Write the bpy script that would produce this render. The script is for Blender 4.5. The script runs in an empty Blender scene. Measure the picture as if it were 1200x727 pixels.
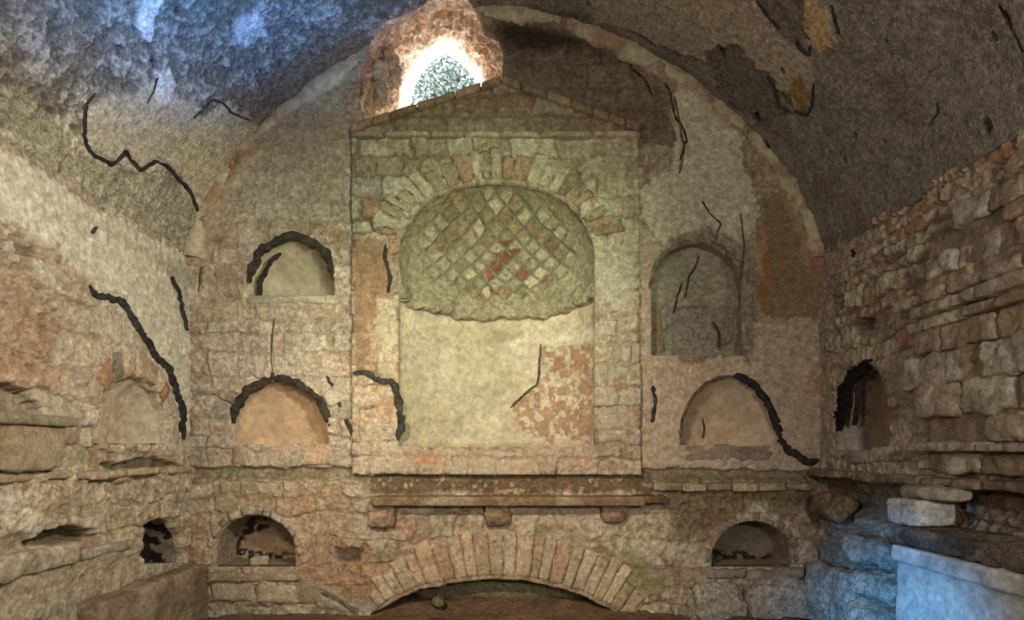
import bpy, math
import numpy as np
from mathutils import Vector

# ------------------------------------------------------------------ camera, world, lights
F = 707.0            # focal length in pixels of the 1200x727 frame
D0 = 3.8             # distance camera - end wall (end wall plane is y = 0)
CZ = 1.01            # eye height
HX, HY = 600.0, 530.0
S = F / D0           # pixels per metre on the end wall
XL, XR = -2.04, 1.95 # side walls
scn = bpy.context.scene
cam = bpy.data.cameras.new('camera'); cam_o = bpy.data.objects.new('camera', cam)
scn.collection.objects.link(cam_o); scn.camera = cam_o
cam.sensor_width = 36; cam.lens = F * 36 / 1200
cam.shift_y = (HY - 363.5) / 1200
cam_o.location = (0, -D0, CZ); cam_o.rotation_euler = (math.pi / 2, 0, 0)
cam.clip_start = .02
scn.view_settings.view_transform = 'Standard'; scn.view_settings.look = 'None'
scn.view_settings.gamma = 1; scn.view_settings.use_curve_mapping = False
scn.view_settings.exposure = 0.0
w = bpy.data.worlds.new('sky'); scn.world = w; w.use_nodes = True
bg = w.node_tree.nodes['Background']; bg.inputs[0].default_value = (.86, .95, 1, 1); bg.inputs[1].default_value = 14

def lamp(kind, name, loc, target, energy, col, size=.5, angle=60, blend=.8):
    l = bpy.data.lights.new(name, kind); o = bpy.data.objects.new(name, l); scn.collection.objects.link(o)
    o.location = loc; d = Vector(target) - Vector(loc); o.rotation_euler = d.to_track_quat('-Z', 'Y').to_euler()
    l.energy = energy; l.color = col
    if kind == 'AREA': l.size = size
    if kind == 'SPOT': l.spot_size = math.radians(angle); l.spot_blend = blend; l.shadow_soft_size = size
    if kind == 'SUN': l.angle = math.radians(3)
    return o
lamp('AREA', 'warm_room_lamp', (.9, -4.4, 1.5), (-.6, 0, 1.4), 42, (1, .88, .68), .3)
lamp('SPOT', 'green_wall_lamp', (.5, -3.1, 2.45), (-.20, 0, 2.15), 230, (.84, 1, .58), .05, 50, 1)
lamp('SPOT', 'low_warm_lamp', (-.7, -3.2, 2.2), (-.2, 0, 1.0), 330, (1, .78, .56), .06, 60, 1)
lamp('SPOT', 'left_wall_lamp', (.3, -2.2, 2.0), (-2.0, -.8, 1.45), 230, (1, .93, .76), .05, 80, 1)
lamp('SPOT', 'blue_daylight_vault', (.3, -2.6, .6), (-1.0, -1.5, 3.1), 1000, (.07, .36, 1), .08, 44, 1)
lamp('SPOT', 'blue_daylight_bench', (-.2, -2.3, .6), (1.85, -1.0, .02), 270, (.06, .46, 1), .08, 40, 1)
lamp('AREA', 'dim_right_lamp', (-1.2, -4.2, 1.6), (1.9, -.6, 1.6), 20, (1, .86, .78), .25)
lamp('SUN', 'sun_on_the_shaft', (-1, 3, 6), (-1.2, 1.2, 4.6), 9, (1, .93, .82))

# ------------------------------------------------------------------ numpy helpers
def h3(i, j, k, s=0):
    n = (i.astype(np.int64) * 374761393 + j.astype(np.int64) * 668265263 + k.astype(np.int64) * 2147483647 + s * 974634777) & 0xffffffff
    n = ((n ^ (n >> 13)) * 1274126177) & 0xffffffff
    n = ((n ^ (n >> 16)) * 2246822519) & 0xffffffff
    return ((n ^ (n >> 15)) & 0xffffff) / float(0xffffff)
def vn(P, s=0):
    I = np.floor(P).astype(np.int64); f = P - I; f = f * f * f * (f * (f * 6 - 15) + 10)
    r = 0
    for a in (0, 1):
        for b in (0, 1):
            for c in (0, 1):
                wt = (f[:, 0] if a else 1 - f[:, 0]) * (f[:, 1] if b else 1 - f[:, 1]) * (f[:, 2] if c else 1 - f[:, 2])
                r = r + wt * h3(I[:, 0] + a, I[:, 1] + b, I[:, 2] + c, s)
    return r * 2 - 1
def fbm(P, sc, oc=4, s=0, g=.5):
    r = 0; a = 1; t = 0
    for o in range(oc):
        r = r + a * vn(P * sc + o * 17.3, s + o); t += a; a *= g; sc *= 2.07
    return r / t * 1.6
def sm(x, a, b):
    t = np.clip((x - a) / (b - a), 0, 1); return t * t * (3 - 2 * t)
def dist_line(X, Y, pts):
    d = np.full(X.shape, 1e9)
    for (x0, y0), (x1, y1) in zip(pts[:-1], pts[1:]):
        dx, dy = x1 - x0, y1 - y0; t = np.clip(((X - x0) * dx + (Y - y0) * dy) / (dx * dx + dy * dy + 1e-12), 0, 1)
        d = np.minimum(d, np.hypot(X - x0 - t * dx, Y - y0 - t * dy))
    return d
def sdf_poly(X, Y, pts):           # positive inside
    d = dist_line(X, Y, list(pts) + [pts[0]]); ins = np.zeros(X.shape, bool)
    for (x0, y0), (x1, y1) in zip(pts, list(pts[1:]) + [pts[0]]):
        if y0 == y1: continue
        c = ((y0 > Y) != (y1 > Y)) & (X < (x1 - x0) * (Y - y0) / (y1 - y0) + x0); ins ^= c
    return np.where(ins, d, -d)
def proj(W):
    dp = np.maximum(W[:, 1] + D0, .05)
    return HX + F * W[:, 0] / dp, HY - F * (W[:, 2] - CZ) / dp
def bx(px): return (px - HX) / S
def bz(py): return CZ + (HY - py) / S
def B(pts): return [(bx(x), bz(y)) for x, y in pts]
def side(pts, X):                  # photo point -> (y, z) on a side wall
    o = []
    for x, y in pts:
        dp = X * F / (x - HX); o.append((dp - D0, CZ + (HY - y) * dp / F))
    return o
f_back = lambda u, v, d: np.stack([u, -d, v], -1)
f_left = lambda u, v, d: np.stack([XL + d, u, v], -1)
f_right = lambda u, v, d: np.stack([XR - d, u, v], -1)

# ------------------------------------------------------------------ materials
MATS = {}
def mat(name, rough=.9, bump=.4, scale=60, fine=260, var=.25, spec=.2, pits=0, speck=.75):
    m = bpy.data.materials.new(name); m.use_nodes = True; nt = m.node_tree; N = nt.nodes; L = nt.links
    p = N['Principled BSDF']; p.inputs['Roughness'].default_value = rough; p.inputs['Specular IOR Level'].default_value = spec
    at = N.new('ShaderNodeAttribute'); at.attribute_name = 'Col'
    tc = N.new('ShaderNodeTexCoord')
    n1 = N.new('ShaderNodeTexNoise'); n1.inputs['Scale'].default_value = scale; n1.inputs['Detail'].default_value = 8; n1.inputs['Roughness'].default_value = .65
    n2 = N.new('ShaderNodeTexNoise'); n2.inputs['Scale'].default_value = fine; n2.inputs['Detail'].default_value = 4; n2.inputs['Roughness'].default_value = .7
    n3 = N.new('ShaderNodeTexNoise'); n3.inputs['Scale'].default_value = scale * .45; n3.inputs['Detail'].default_value = 10; n3.inputs['Roughness'].default_value = .75
    for n in (n1, n2, n3): L.new(tc.outputs['Object'], n.inputs['Vector'])
    r = N.new('ShaderNodeMapRange'); r.inputs[1].default_value = .38; r.inputs[2].default_value = .62
    r.inputs[3].default_value = 1 - var; r.inputs[4].default_value = 1 + var * .8; L.new(n3.outputs[0], r.inputs[0])
    r2 = N.new('ShaderNodeMapRange'); r2.inputs[1].default_value = .40; r2.inputs[2].default_value = .60
    r2.inputs[3].default_value = 1 - var * .7; r2.inputs[4].default_value = 1 + var * .5; L.new(n1.outputs[0], r2.inputs[0])
    mu = N.new('ShaderNodeMath'); mu.operation = 'MULTIPLY'; L.new(r.outputs[0], mu.inputs[0]); L.new(r2.outputs[0], mu.inputs[1])
    vm = N.new('ShaderNodeVectorMath'); vm.operation = 'SCALE'; L.new(at.outputs['Color'], vm.inputs[0]); L.new(mu.outputs[0], vm.inputs['Scale'])
    n4 = N.new('ShaderNodeTexNoise'); n4.inputs['Scale'].default_value = 26; n4.inputs['Detail'].default_value = 12; n4.inputs['Roughness'].default_value = .72; L.new(tc.outputs['Object'], n4.inputs['Vector'])
    cr = N.new('ShaderNodeMapRange'); cr.inputs[1].default_value = .56; cr.inputs[2].default_value = .66; cr.inputs[3].default_value = 0; cr.inputs[4].default_value = speck; L.new(n4.outputs[0], cr.inputs[0])
    mx = N.new('ShaderNodeMix'); mx.data_type = 'RGBA'; mx.blend_type = 'MULTIPLY'; mk = N.new('ShaderNodeMath'); mk.operation = 'MULTIPLY'; L.new(cr.outputs[0], mk.inputs[0]); L.new(at.outputs['Alpha'], mk.inputs[1]); L.new(mk.outputs[0], mx.inputs[0]); L.new(vm.outputs[0], mx.inputs[6]); mx.inputs[7].default_value = (.42, .33, .25, 1)
    cr2 = N.new('ShaderNodeMapRange'); cr2.inputs[1].default_value = .43; cr2.inputs[2].default_value = .34; cr2.inputs[3].default_value = 0; cr2.inputs[4].default_value = speck * .8; L.new(n4.outputs[0], cr2.inputs[0])
    mx2 = N.new('ShaderNodeMix'); mx2.data_type = 'RGBA'; mx2.blend_type = 'MULTIPLY'; L.new(cr2.outputs[0], mx2.inputs[0]); L.new(mx.outputs[2], mx2.inputs[6]); mx2.inputs[7].default_value = (1.6, 1.62, 1.65, 1); mx2.clamp_result = False
    L.new(mx2.outputs[2], p.inputs['Base Color'])
    add = N.new('ShaderNodeMath'); add.operation = 'MULTIPLY_ADD'; L.new(n2.outputs[0], add.inputs[0]); add.inputs[1].default_value = .35; L.new(n1.outputs[0], add.inputs[2])
    src = add.outputs[0]
    if pits:
        v = N.new('ShaderNodeTexVoronoi'); v.inputs['Scale'].default_value = pits; L.new(tc.outputs['Object'], v.inputs['Vector'])
        a2 = N.new('ShaderNodeMath'); a2.operation = 'MULTIPLY_ADD'; L.new(v.outputs[0], a2.inputs[0]); a2.inputs[1].default_value = .5; L.new(src, a2.inputs[2]); src = a2.outputs[0]
    b = N.new('ShaderNodeBump'); bs = N.new('ShaderNodeMapRange'); bs.inputs[3].default_value = bump * .1; bs.inputs[4].default_value = bump; L.new(at.outputs['Alpha'], bs.inputs[0]); L.new(bs.outputs[0], b.inputs['Strength']); b.inputs['Distance'].default_value = .02
    L.new(src, b.inputs['Height']); L.new(b.outputs[0], p.inputs['Normal'])
    MATS[name] = m; return m
mat('weathered_masonry', .92, .6, 55, 240, .26)
mat('lime_plaster', .9, .35, 30, 220, .2, speck=.45)
mat('smooth_plaster', .85, .18, 22, 200, .16, speck=.3)
mat('rough_tufa', .97, .6, 70, 240, .38, .1, 110)
mat('cement_seam', .95, .8, 90, 300, .3, .1)
mat('travertine', .85, .5, 45, 220, .3)
mat('soil', 1, .7, 40, 200, .3, .05)
mat('leaf', .7, .1, 30, 100, .2, speck=0)

# ------------------------------------------------------------------ objects
def mesh_obj(name, V, Fc, C, m, parent=None, smooth=True):
    me = bpy.data.meshes.new(name); V = np.asarray(V, float); Fc = np.asarray(Fc, np.int32)
    if parent is not None: V = V - np.array(parent['_o'])
    me.vertices.add(len(V)); me.vertices.foreach_set('co', V.astype(np.float32).ravel())
    n = Fc.shape[1]; me.loops.add(Fc.size); me.loops.foreach_set('vertex_index', Fc.ravel())
    me.polygons.add(len(Fc)); me.polygons.foreach_set('loop_start', np.arange(0, Fc.size, n, dtype=np.int32))
    try: me.polygons.foreach_set('loop_total', np.full(len(Fc), n, np.int32))
    except Exception: pass
    me.polygons.foreach_set('use_smooth', np.full(len(Fc), smooth))
    C = np.asarray(C, float)
    if C.ndim == 1: C = np.tile(C, (len(V), 1))
    a = me.color_attributes.new('Col', 'FLOAT_COLOR', 'POINT')
    a.data.foreach_set('color', (np.concatenate([np.clip(C[:, :3], .004, .9), C[:, 3:] if C.shape[1] == 4 else np.ones((len(V), 1))], 1)).astype(np.float32).ravel())
    me.update(calc_edges=True); me.validate()
    me.materials.append(MATS[m]); o = bpy.data.objects.new(name, me); scn.collection.objects.link(o)
    if parent is not None:
        o.parent = parent
        pp = parent['_o']; o['_o'] = pp
    return o
def tag(o, label, cat, group=None):
    o['label'] = label; o['category'] = cat
    if group: o['group'] = group
    return o
def thing(name, label, cat, loc, group=None):
    o = bpy.data.objects.new(name, None); scn.collection.objects.link(o); o.location = loc; o['_o'] = list(map(float, loc)); o.empty_display_size = .1
    return tag(o, label, cat, group)

def sheet(name, frame, u0, u1, v0, v1, step, surf, m, cut=None, parent=None, skirt=.04):
    nu = int((u1 - u0) / step) + 2; nv = int((v1 - v0) / step) + 2
    U, V = np.meshgrid(np.linspace(u0, u1, nu), np.linspace(v0, v1, nv)); U = U.ravel().copy(); V = V.ravel().copy()
    idx = np.arange(nu * nv).reshape(nv, nu)
    Fc = np.stack([idx[:-1, :-1], idx[:-1, 1:], idx[1:, 1:], idx[1:, :-1]], -1).reshape(-1, 4)
    if cut is not None:
        for it in range(2):
            s0 = cut(U, V); e = step * .2
            gx = (cut(U + e, V) - s0) / e; gy = (cut(U, V + e) - s0) / e; g = np.maximum(gx * gx + gy * gy, .3)
            if it == 0: nr = np.abs(s0) < step * .75
            U[nr] -= (s0 * gx / g)[nr]; V[nr] -= (s0 * gy / g)[nr]
        s0 = cut(U, V); s0[nr] = 0
        Fc = Fc[(s0[Fc] >= -1e-6).all(1) & (s0[Fc].max(1) > 0)]
    used = np.unique(Fc); mp = -np.ones(nu * nv, np.int64); mp[used] = np.arange(len(used)); Fc = mp[Fc]; U = U[used]; V = V[used]
    W0 = frame(U, V, np.zeros_like(U)); PX, PY = proj(W0)
    SMO[0] = None; h, C = surf(W0, U, V, PX, PY); al = SMO[0] if SMO[0] is not None and len(SMO[0]) == len(h) else np.zeros(len(h))
    P = frame(U, V, h)
    C = np.concatenate([C, 1 - al[:, None]], 1)
    if skirt:
        E = np.concatenate([Fc[:, [0, 1]], Fc[:, [1, 2]], Fc[:, [2, 3]], Fc[:, [3, 0]]])
        key = np.sort(E, 1); k = key[:, 0] * len(U) + key[:, 1]; _, inv, cnt = np.unique(k, return_inverse=True, return_counts=True)
        be = E[cnt[inv] == 1]; bv = np.unique(be); m2 = -np.ones(len(U), np.int64); m2[bv] = np.arange(len(bv)) + len(U)
        P = np.concatenate([P, frame(U[bv], V[bv], np.minimum(h[bv], 0) - skirt)]); C = np.concatenate([C, C[bv]])
        Fc = np.concatenate([Fc, np.stack([be[:, 1], be[:, 0], m2[be[:, 0]], m2[be[:, 1]]], -1)])
    a, b, c = P[Fc[:1, 0]], P[Fc[:1, 1]], P[Fc[:1, 2]]
    return mesh_obj(name, P, Fc, C, m, parent)

def masonry(U, V, seed, ch, cw):
    rng = np.random.RandomState(seed); rows = [V.min() - .1]
    while rows[-1] < V.max() + .1: rows.append(rows[-1] + ch * rng.uniform(.65, 1.4))
    rows = np.array(rows); ri = np.clip(np.searchsorted(rows, V) - 1, 0, len(rows) - 2)
    e = np.minimum(V - rows[ri], rows[ri + 1] - V); idr = np.zeros_like(U); br = np.zeros_like(U)
    for r in np.unique(ri):
        m = ri == r; x = [U.min() - .3 - rng.uniform(0, cw)]
        while x[-1] < U.max() + .3: x.append(x[-1] + cw * rng.uniform(.45, 1.6))
        x = np.array(x); ci = np.clip(np.searchsorted(x, U[m]) - 1, 0, len(x) - 2); rr = rng.uniform(0, 1, (len(x), 2))
        e[m] = np.minimum(e[m], np.minimum(U[m] - x[ci], x[ci + 1] - U[m])); idr[m] = rr[ci, 0]; br[m] = rr[ci, 1]
    return e, idr, br
PAL = np.array([(.50, .43, .31), (.44, .38, .28), (.40, .31, .21), (.55, .48, .36), (.36, .27, .18), (.47, .36, .25), (.40, .23, .14), (.50, .41, .28), (.33, .28, .21), (.52, .46, .36)])
def stone_surf(seed=1, ch=.13, cw=.24, relief=.012, warp=.014, smear=.35, mortar=(.37, .30, .21), paints=(), seams=(), pal=PAL, rough=.006, holes=(), stain=.35, big=0, cov=None, lime=.55, gap=1.0):
    mortar = np.array(mortar)
    def f(W, U, V, PX, PY):
        wu = fbm(W, 6, 3, seed) * warp * 1.6; wv = fbm(W, 5, 3, seed + 31) * warp * 1.6
        wu += fbm(W, 26, 2, seed + 3) * warp * .35; wv += fbm(W, 26, 2, seed + 4) * warp * .35
        e, idr, br = masonry(U + wu, V + wv, seed, ch, cw)
        n_big = fbm(W, 1.7, 4, seed + 7); n_mid = fbm(W, 9, 4, seed + 8); n_f = fbm(W, 38, 4, seed + 9)
        n_g = fbm(W, 7, 3, seed + 21); g_ = gap * np.maximum(n_g, 0) * .020 + .001; blk = sm(e, g_, g_ + .010)
        cadd = 0 if cov is None else cov(PX, PY)
        cover = sm(n_big + n_mid * .6 + cadd, .25 - smear, .6 - smear)       # where thin render hides the joints
        blk2 = blk * (1 - cover) + cover * (.6 + .4 * blk)
        h = relief * (blk2 - .6) + (idr - .5) * relief * 1.5 * (1 - .7 * cover) + n_mid * rough * .8 + n_f * rough * .7 + n_big * big
        C = pal[(idr * 9.99).astype(int)] * (.82 + .36 * br)[:, None]
        C = C * (1 + .22 * n_f + .18 * n_mid)[:, None]
        plc = np.array((.50, .45, .34)) * (1 + .15 * n_f)[:, None]
        C = C * (1 - .55 * cover[:, None]) + plc * .55 * cover[:, None]
        wl = (sm(fbm(W, 11, 5, seed + 23, .6) + .35 * n_f, .0, .22) * lime * (.5 + .5 * idr))[:, None]; C = C * (1 - wl) + np.array((.60, .55, .44)) * (1 + .12 * n_f)[:, None] * wl
        wl = (sm(-fbm(W, 13, 5, seed + 24, .6) - .3 * n_f, .25, .42) * .5)[:, None]; C = C * (1 - wl) + np.array((.31, .22, .14)) * wl; h = h - wl[:, 0] * .004
        mk = ((1 - blk2) * .9)[:, None]; C = C * (1 - mk) + mortar * mk
        st = (sm(fbm(W, 3.3, 5, seed + 12), .15, .75) * stain)[:, None]; C = C * (1 - st) + np.array((.30, .20, .12)) * st
        st = (sm(fbm(W, 14, 4, seed + 14), .45, .8) * stain * 1.2)[:, None]; C = C * (1 - st) + np.array((.24, .17, .11)) * st
        h, C = apply_paint(W, PX, PY, h, C, paints, seams, seed)
        return h, C
    return f
SMO = [None]
def apply_paint(W, PX, PY, h, C, paints, seams, seed=0):
    smo = np.zeros(len(h))
    if len(paints):
        qx = PX + fbm(W, 9, 4, seed + 50) * 7 + fbm(W, 45, 2, seed + 53) * 2; qy = PY + fbm(W, 9, 4, seed + 51) * 7 + fbm(W, 45, 2, seed + 52) * 2
        nf = fbm(W, 30, 4, seed + 55)
    for p in paints:
        # poly, colour, strength, soft px, dh (added), flat (0..1), speckle, colour2
        pts, col, st = p['p'], np.array(p['c']), p.get('s', .8)
        ext = min(max(a for a, b in pts) - min(a for a, b in pts), max(b for a, b in pts) - min(b for a, b in pts)); am = min(1, ext / 45.)
        d = sdf_poly(PX + (qx - PX) * am, PY + (qy - PY) * am, pts); sf = p.get('soft', 2)
        k = sm(d, -sf, sf)
        if p.get('spk'): k = k * sm(nf + p['spk'], -.12, .12)
        c2 = col * (1 + .16 * nf)[:, None]
        kk = (k * st)[:, None]; C = C * (1 - kk) + c2 * kk
        fl = p.get('flat', .5); h = h * (1 - k * fl) + k * p.get('dh', 0)
        if p.get('rough'): h = h + k * p['rough'] * nf
        smo = smo * (1 - k) + k * max(0, fl - .2) * (0 if p.get('rough', 0) > .005 else 1)
    for pts, wd in seams:
        d = dist_line(PX, PY, pts); k = 1 - sm(d, wd * .5, wd * 1.1); h = h * (1 - k) + k * .000
    SMO[0] = smo
    return h, C

def seam(name, pts, wpx, mapf, parent, col=(.055, .05, .045), hgt=.006, seed=0, jag=.35):
    """raised strip of dark mortar along a photo polyline; mapf(x, y) -> point, normal"""
    rng = np.random.RandomState(seed + int(pts[0][0])); P = []
    for (x0, y0), (x1, y1) in zip(pts[:-1], pts[1:]):
        n = max(2, int(math.hypot(x1 - x0, y1 - y0) / 2.0))
        for i in range(n): P.append((x0 + (x1 - x0) * i / n, y0 + (y1 - y0) * i / n))
    P.append(pts[-1]); P = np.array(P, float); n = len(P); K = np.ones(3) / 3
    if n > 8:
        for a in (0, 1):
            q = np.convolve(np.pad(P[:, a], 1, 'edge'), K, 'valid'); P[:, a] = q
            P[:, a] += np.convolve(rng.normal(0, 1, n + 6), np.ones(7) / 7, 'valid') * wpx * .32 * (wpx > 1.9)
    T = np.gradient(P, axis=0); T /= np.linalg.norm(T, axis=1)[:, None] + 1e-9; Nn = np.stack([-T[:, 1], T[:, 0]], -1)
    t = np.linspace(0, 1, n); prof = np.minimum(1, np.minimum(t, 1 - t) * 8 + .35)
    wl = wpx * .5 * prof * (1 + jag * np.convolve(rng.normal(0, 1, n + 2), [.2, .6, .2], 'valid')); wr = wpx * .5 * prof * (1 + jag * np.convolve(rng.normal(0, 1, n + 2), [.3, .4, .3], 'valid'))
    rows = []
    for s_, hh in ((-1, -.012), (-.95, .3), (-.5, .85), (0, 1), (.5, .85), (.95, .3), (1, -.012)):
        q = P + Nn * (s_ * np.where(s_ < 0, wl, wr))[:, None]
        w_ = []
        for i in range(n):
            p, nn = mapf(q[i, 0], q[i, 1]); hv = hh if hh < 0 else hgt * hh * (1 + .35 * rng.uniform(-1, 1))
            w_.append(np.array(p) + np.array(nn) * hv)
        rows.append(w_)
    V = np.array(rows).reshape(-1, 3); k = len(rows); idx = np.arange(k * n).reshape(k, n)
    Fc = np.stack([idx[:-1, :-1], idx[:-1, 1:], idx[1:, 1:], idx[1:, :-1]], -1).reshape(-1, 4)
    C = np.array(col) * (1 + .5 * fbm(V, 30, 3, seed))[:, None]
    return mesh_obj(name, V, Fc, C, 'cement_seam', parent)
m_back = lambda x, y: ((bx(x), 0, bz(y)), (0, -1, 0))
def m_back_d(d0): return lambda x, y: ((bx(x), -d0, bz(y)), (0, -1, 0))
def m_side(X, n):
    def f(x, y):
        (u, v), = side([(x, y)], X); return (X, u, v), (n, 0, 0)
    return f
m_left = m_side(XL, 1); m_right = m_side(XR, -1)

def stone_patch(name, frame, q, d0, d1, col, parent, seed, m='weathered_masonry', n=9, rnd=.012, nz=.006):
    """one stone standing in a wall: four corners (u, v), from depth d0 to d1"""
    q = np.array(q, float); a = np.linspace(-1, 1, n); A, Bv = np.meshgrid(a, a); A = A.ravel(); Bv = Bv.ravel()
    Ar = A * (1 - .04 * Bv ** 4); Br = Bv * (1 - .04 * A ** 4)
    s, t = (Ar + 1) / 2, (Br + 1) / 2
    P = (1 - s)[:, None] * (1 - t)[:, None] * q[0] + s[:, None] * (1 - t)[:, None] * q[1] + s[:, None] * t[:, None] * q[2] + (1 - s)[:, None] * t[:, None] * q[3]
    edge = np.maximum(np.abs(A), np.abs(Bv)); W = frame(P[:, 0], P[:, 1], np.full(len(P), d1))
    P = P + np.stack([fbm(W, 18, 3, seed), fbm(W, 18, 3, seed + 1)], -1) * nz * .8
    h = d1 - rnd * edge ** 6 + fbm(W + seed * .37, 14, 4, seed + 2) * nz
    V = frame(P[:, 0], P[:, 1], h); idx = np.arange(n * n).reshape(n, n)
    Fc = np.stack([idx[:-1, :-1], idx[:-1, 1:], idx[1:, 1:], idx[1:, :-1]], -1).reshape(-1, 4)
    ring = np.concatenate([idx[0, :], idx[1:, -1], idx[-1, -2::-1], idx[-2:0:-1, 0]])
    V2 = frame(P[ring, 0], P[ring, 1], np.full(len(ring), d0)); r2 = np.arange(len(ring)) + n * n
    Fs = np.stack([np.roll(ring, -1), ring, r2, np.roll(r2, -1)], -1)
    V = np.concatenate([V, V2]); Fc = np.concatenate([Fc, Fs])
    C = np.array(col) * (1 + .25 * fbm(V + seed, 12, 4, seed + 5) + .15 * fbm(V + seed, 50, 3, seed + 6))[:, None]
    return mesh_obj(name, V, Fc, C, m, parent)

def rock(name, lo, hi, col, parent, seed, m='weathered_masonry', bev=.25, nz=.012, rot=0, n=10, tilt=0, freq=7, col2=None, skew=0):
    """a weathered solid block filling the box lo..hi"""
    lo, hi = np.array(lo, float), np.array(hi, float); c = (lo + hi) / 2; hs = (hi - lo) / 2
    ns = np.clip((hs * 2 / max(hs.min() * 2 / n, .012)).astype(int) + 2, 4, 60)
    Vs, Fs, off = [], [], 0
    for ax in range(3):
        b, c_ = (ax + 1) % 3, (ax + 2) % 3
        for sg in (-1, 1):
            A, Bq = np.meshgrid(np.linspace(-1, 1, ns[b]), np.linspace(-1, 1, ns[c_])); q = np.zeros((A.size, 3)); q[:, ax] = sg; q[:, b] = A.ravel(); q[:, c_] = Bq.ravel()
            idx = np.arange(A.size).reshape(A.shape) + off; f = np.stack([idx[:-1, :-1], idx[:-1, 1:], idx[1:, 1:], idx[1:, :-1]], -1).reshape(-1, 4)
            if sg < 0: f = f[:, ::-1]
            Vs.append(q); Fs.append(f); off += A.size
    q = np.concatenate(Vs); Fc = np.concatenate(Fs)
    key = np.round(q * 4096).astype(np.int64); _, ui, inv = np.unique(key, axis=0, return_index=True, return_inverse=True); inv = inv.reshape(-1); q = q[ui]; Fc = inv[Fc]
    P = q * hs; r = hs.min() * bev * 2; inner = np.clip(P, -(hs - r), hs - r); dv = P - inner; L = np.linalg.norm(dv, axis=1); L[L == 0] = 1
    P = inner + dv / L[:, None] * np.minimum(L, r)[:, None]
    P[:, 0] += skew * P[:, 2]
    nr = P / (np.linalg.norm(P, axis=1)[:, None] + 1e-9)
    P = P + nr * (fbm(P + seed * 1.7, freq, 4, seed) * nz * 1.5)[:, None] + nr * (fbm(P + seed, freq * 4, 3, seed + 1) * nz * .5)[:, None]
    cr, sr = math.cos(rot), math.sin(rot); P = P @ np.array([[cr, sr, 0], [-sr, cr, 0], [0, 0, 1]])
    ct, st = math.cos(tilt), math.sin(tilt); P = P @ np.array([[ct, 0, st], [0, 1, 0], [-st, 0, ct]])
    P = P + c; k = fbm(P, 12, 4, seed + 5)
    C = np.array(col) * (1 + .25 * k + .15 * fbm(P, 45, 3, seed + 6))[:, None]
    if col2 is not None:
        kk = sm(fbm(P, 6, 4, seed + 9), -.1, .4)[:, None]; C = C * (1 - kk) + np.array(col2) * kk
    return mesh_obj(name, P, Fc, C, m, parent)

def arch_outline(cx, hw, base, spring, top, n=28, e=1.0):
    pts = [(cx - hw, base), (cx + hw, base)] if spring > base + 1e-6 else []
    for i in range(n + 1):
        t = math.pi * i / n; pts.append((cx + hw * math.cos(t), spring + (top - spring) * abs(math.sin(t)) ** e))
    return pts
def dome_recess(name, frame, out, cx, base, depth, col, parent, m='smooth_plaster', seed=0, paint=None, out_scale=1.03, n=22, d0=.0, nz=.004):
    """concave niche: outline shrinks to the middle of its base while it goes deeper"""
    o = np.array(out, float); # resample
    seg = np.linalg.norm(np.roll(o, -1, 0) - o, axis=1); cum = np.concatenate([[0], np.cumsum(seg)]); M = 110
    tt = np.linspace(0, cum[-1], M, endpoint=False); oc = np.vstack([o, o[:1]]); o = np.stack([np.interp(tt, cum, oc[:, 0]), np.interp(tt, cum, oc[:, 1])], -1)
    c = np.array([cx, base + .002]); rows = []
    for i in range(n):
        t = i / (n - 1) * math.pi / 2; s = math.cos(t) * out_scale; dp = depth * math.sin(t) ** 1.0
        P = c + (o - c) * max(s, .002); rows.append(frame(P[:, 0], P[:, 1], np.full(M, d0 - dp)))
    V = np.array(rows).reshape(-1, 3); nn = fbm(V, 10, 4, seed) * nz
    V = V + frame(np.zeros(len(V)), np.zeros(len(V)), nn) - frame(np.zeros(len(V)), np.zeros(len(V)), nn * 0)
    idx = np.arange(n * M).reshape(n, M); nx = np.roll(idx, -1, 1)
    Fc = np.stack([idx[:-1], nx[:-1], nx[1:], idx[1:]], -1).reshape(-1, 4)
    C = np.array(col) * (1 + .14 * fbm(V, 7, 5, seed + 1) + .08 * fbm(V, 40, 3, seed + 2))[:, None]
    st = (sm(fbm(V, 16, 4, seed + 4), .5, .8) * .4)[:, None]; C = C * (1 - st) + np.array((.30, .19, .11)) * st
    if paint:
        PX, PY = proj(V); _, C = apply_paint(V, PX, PY, np.zeros(len(V)), C, paint, (), seed)
    return mesh_obj(name, V, Fc, C, m, parent)
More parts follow.
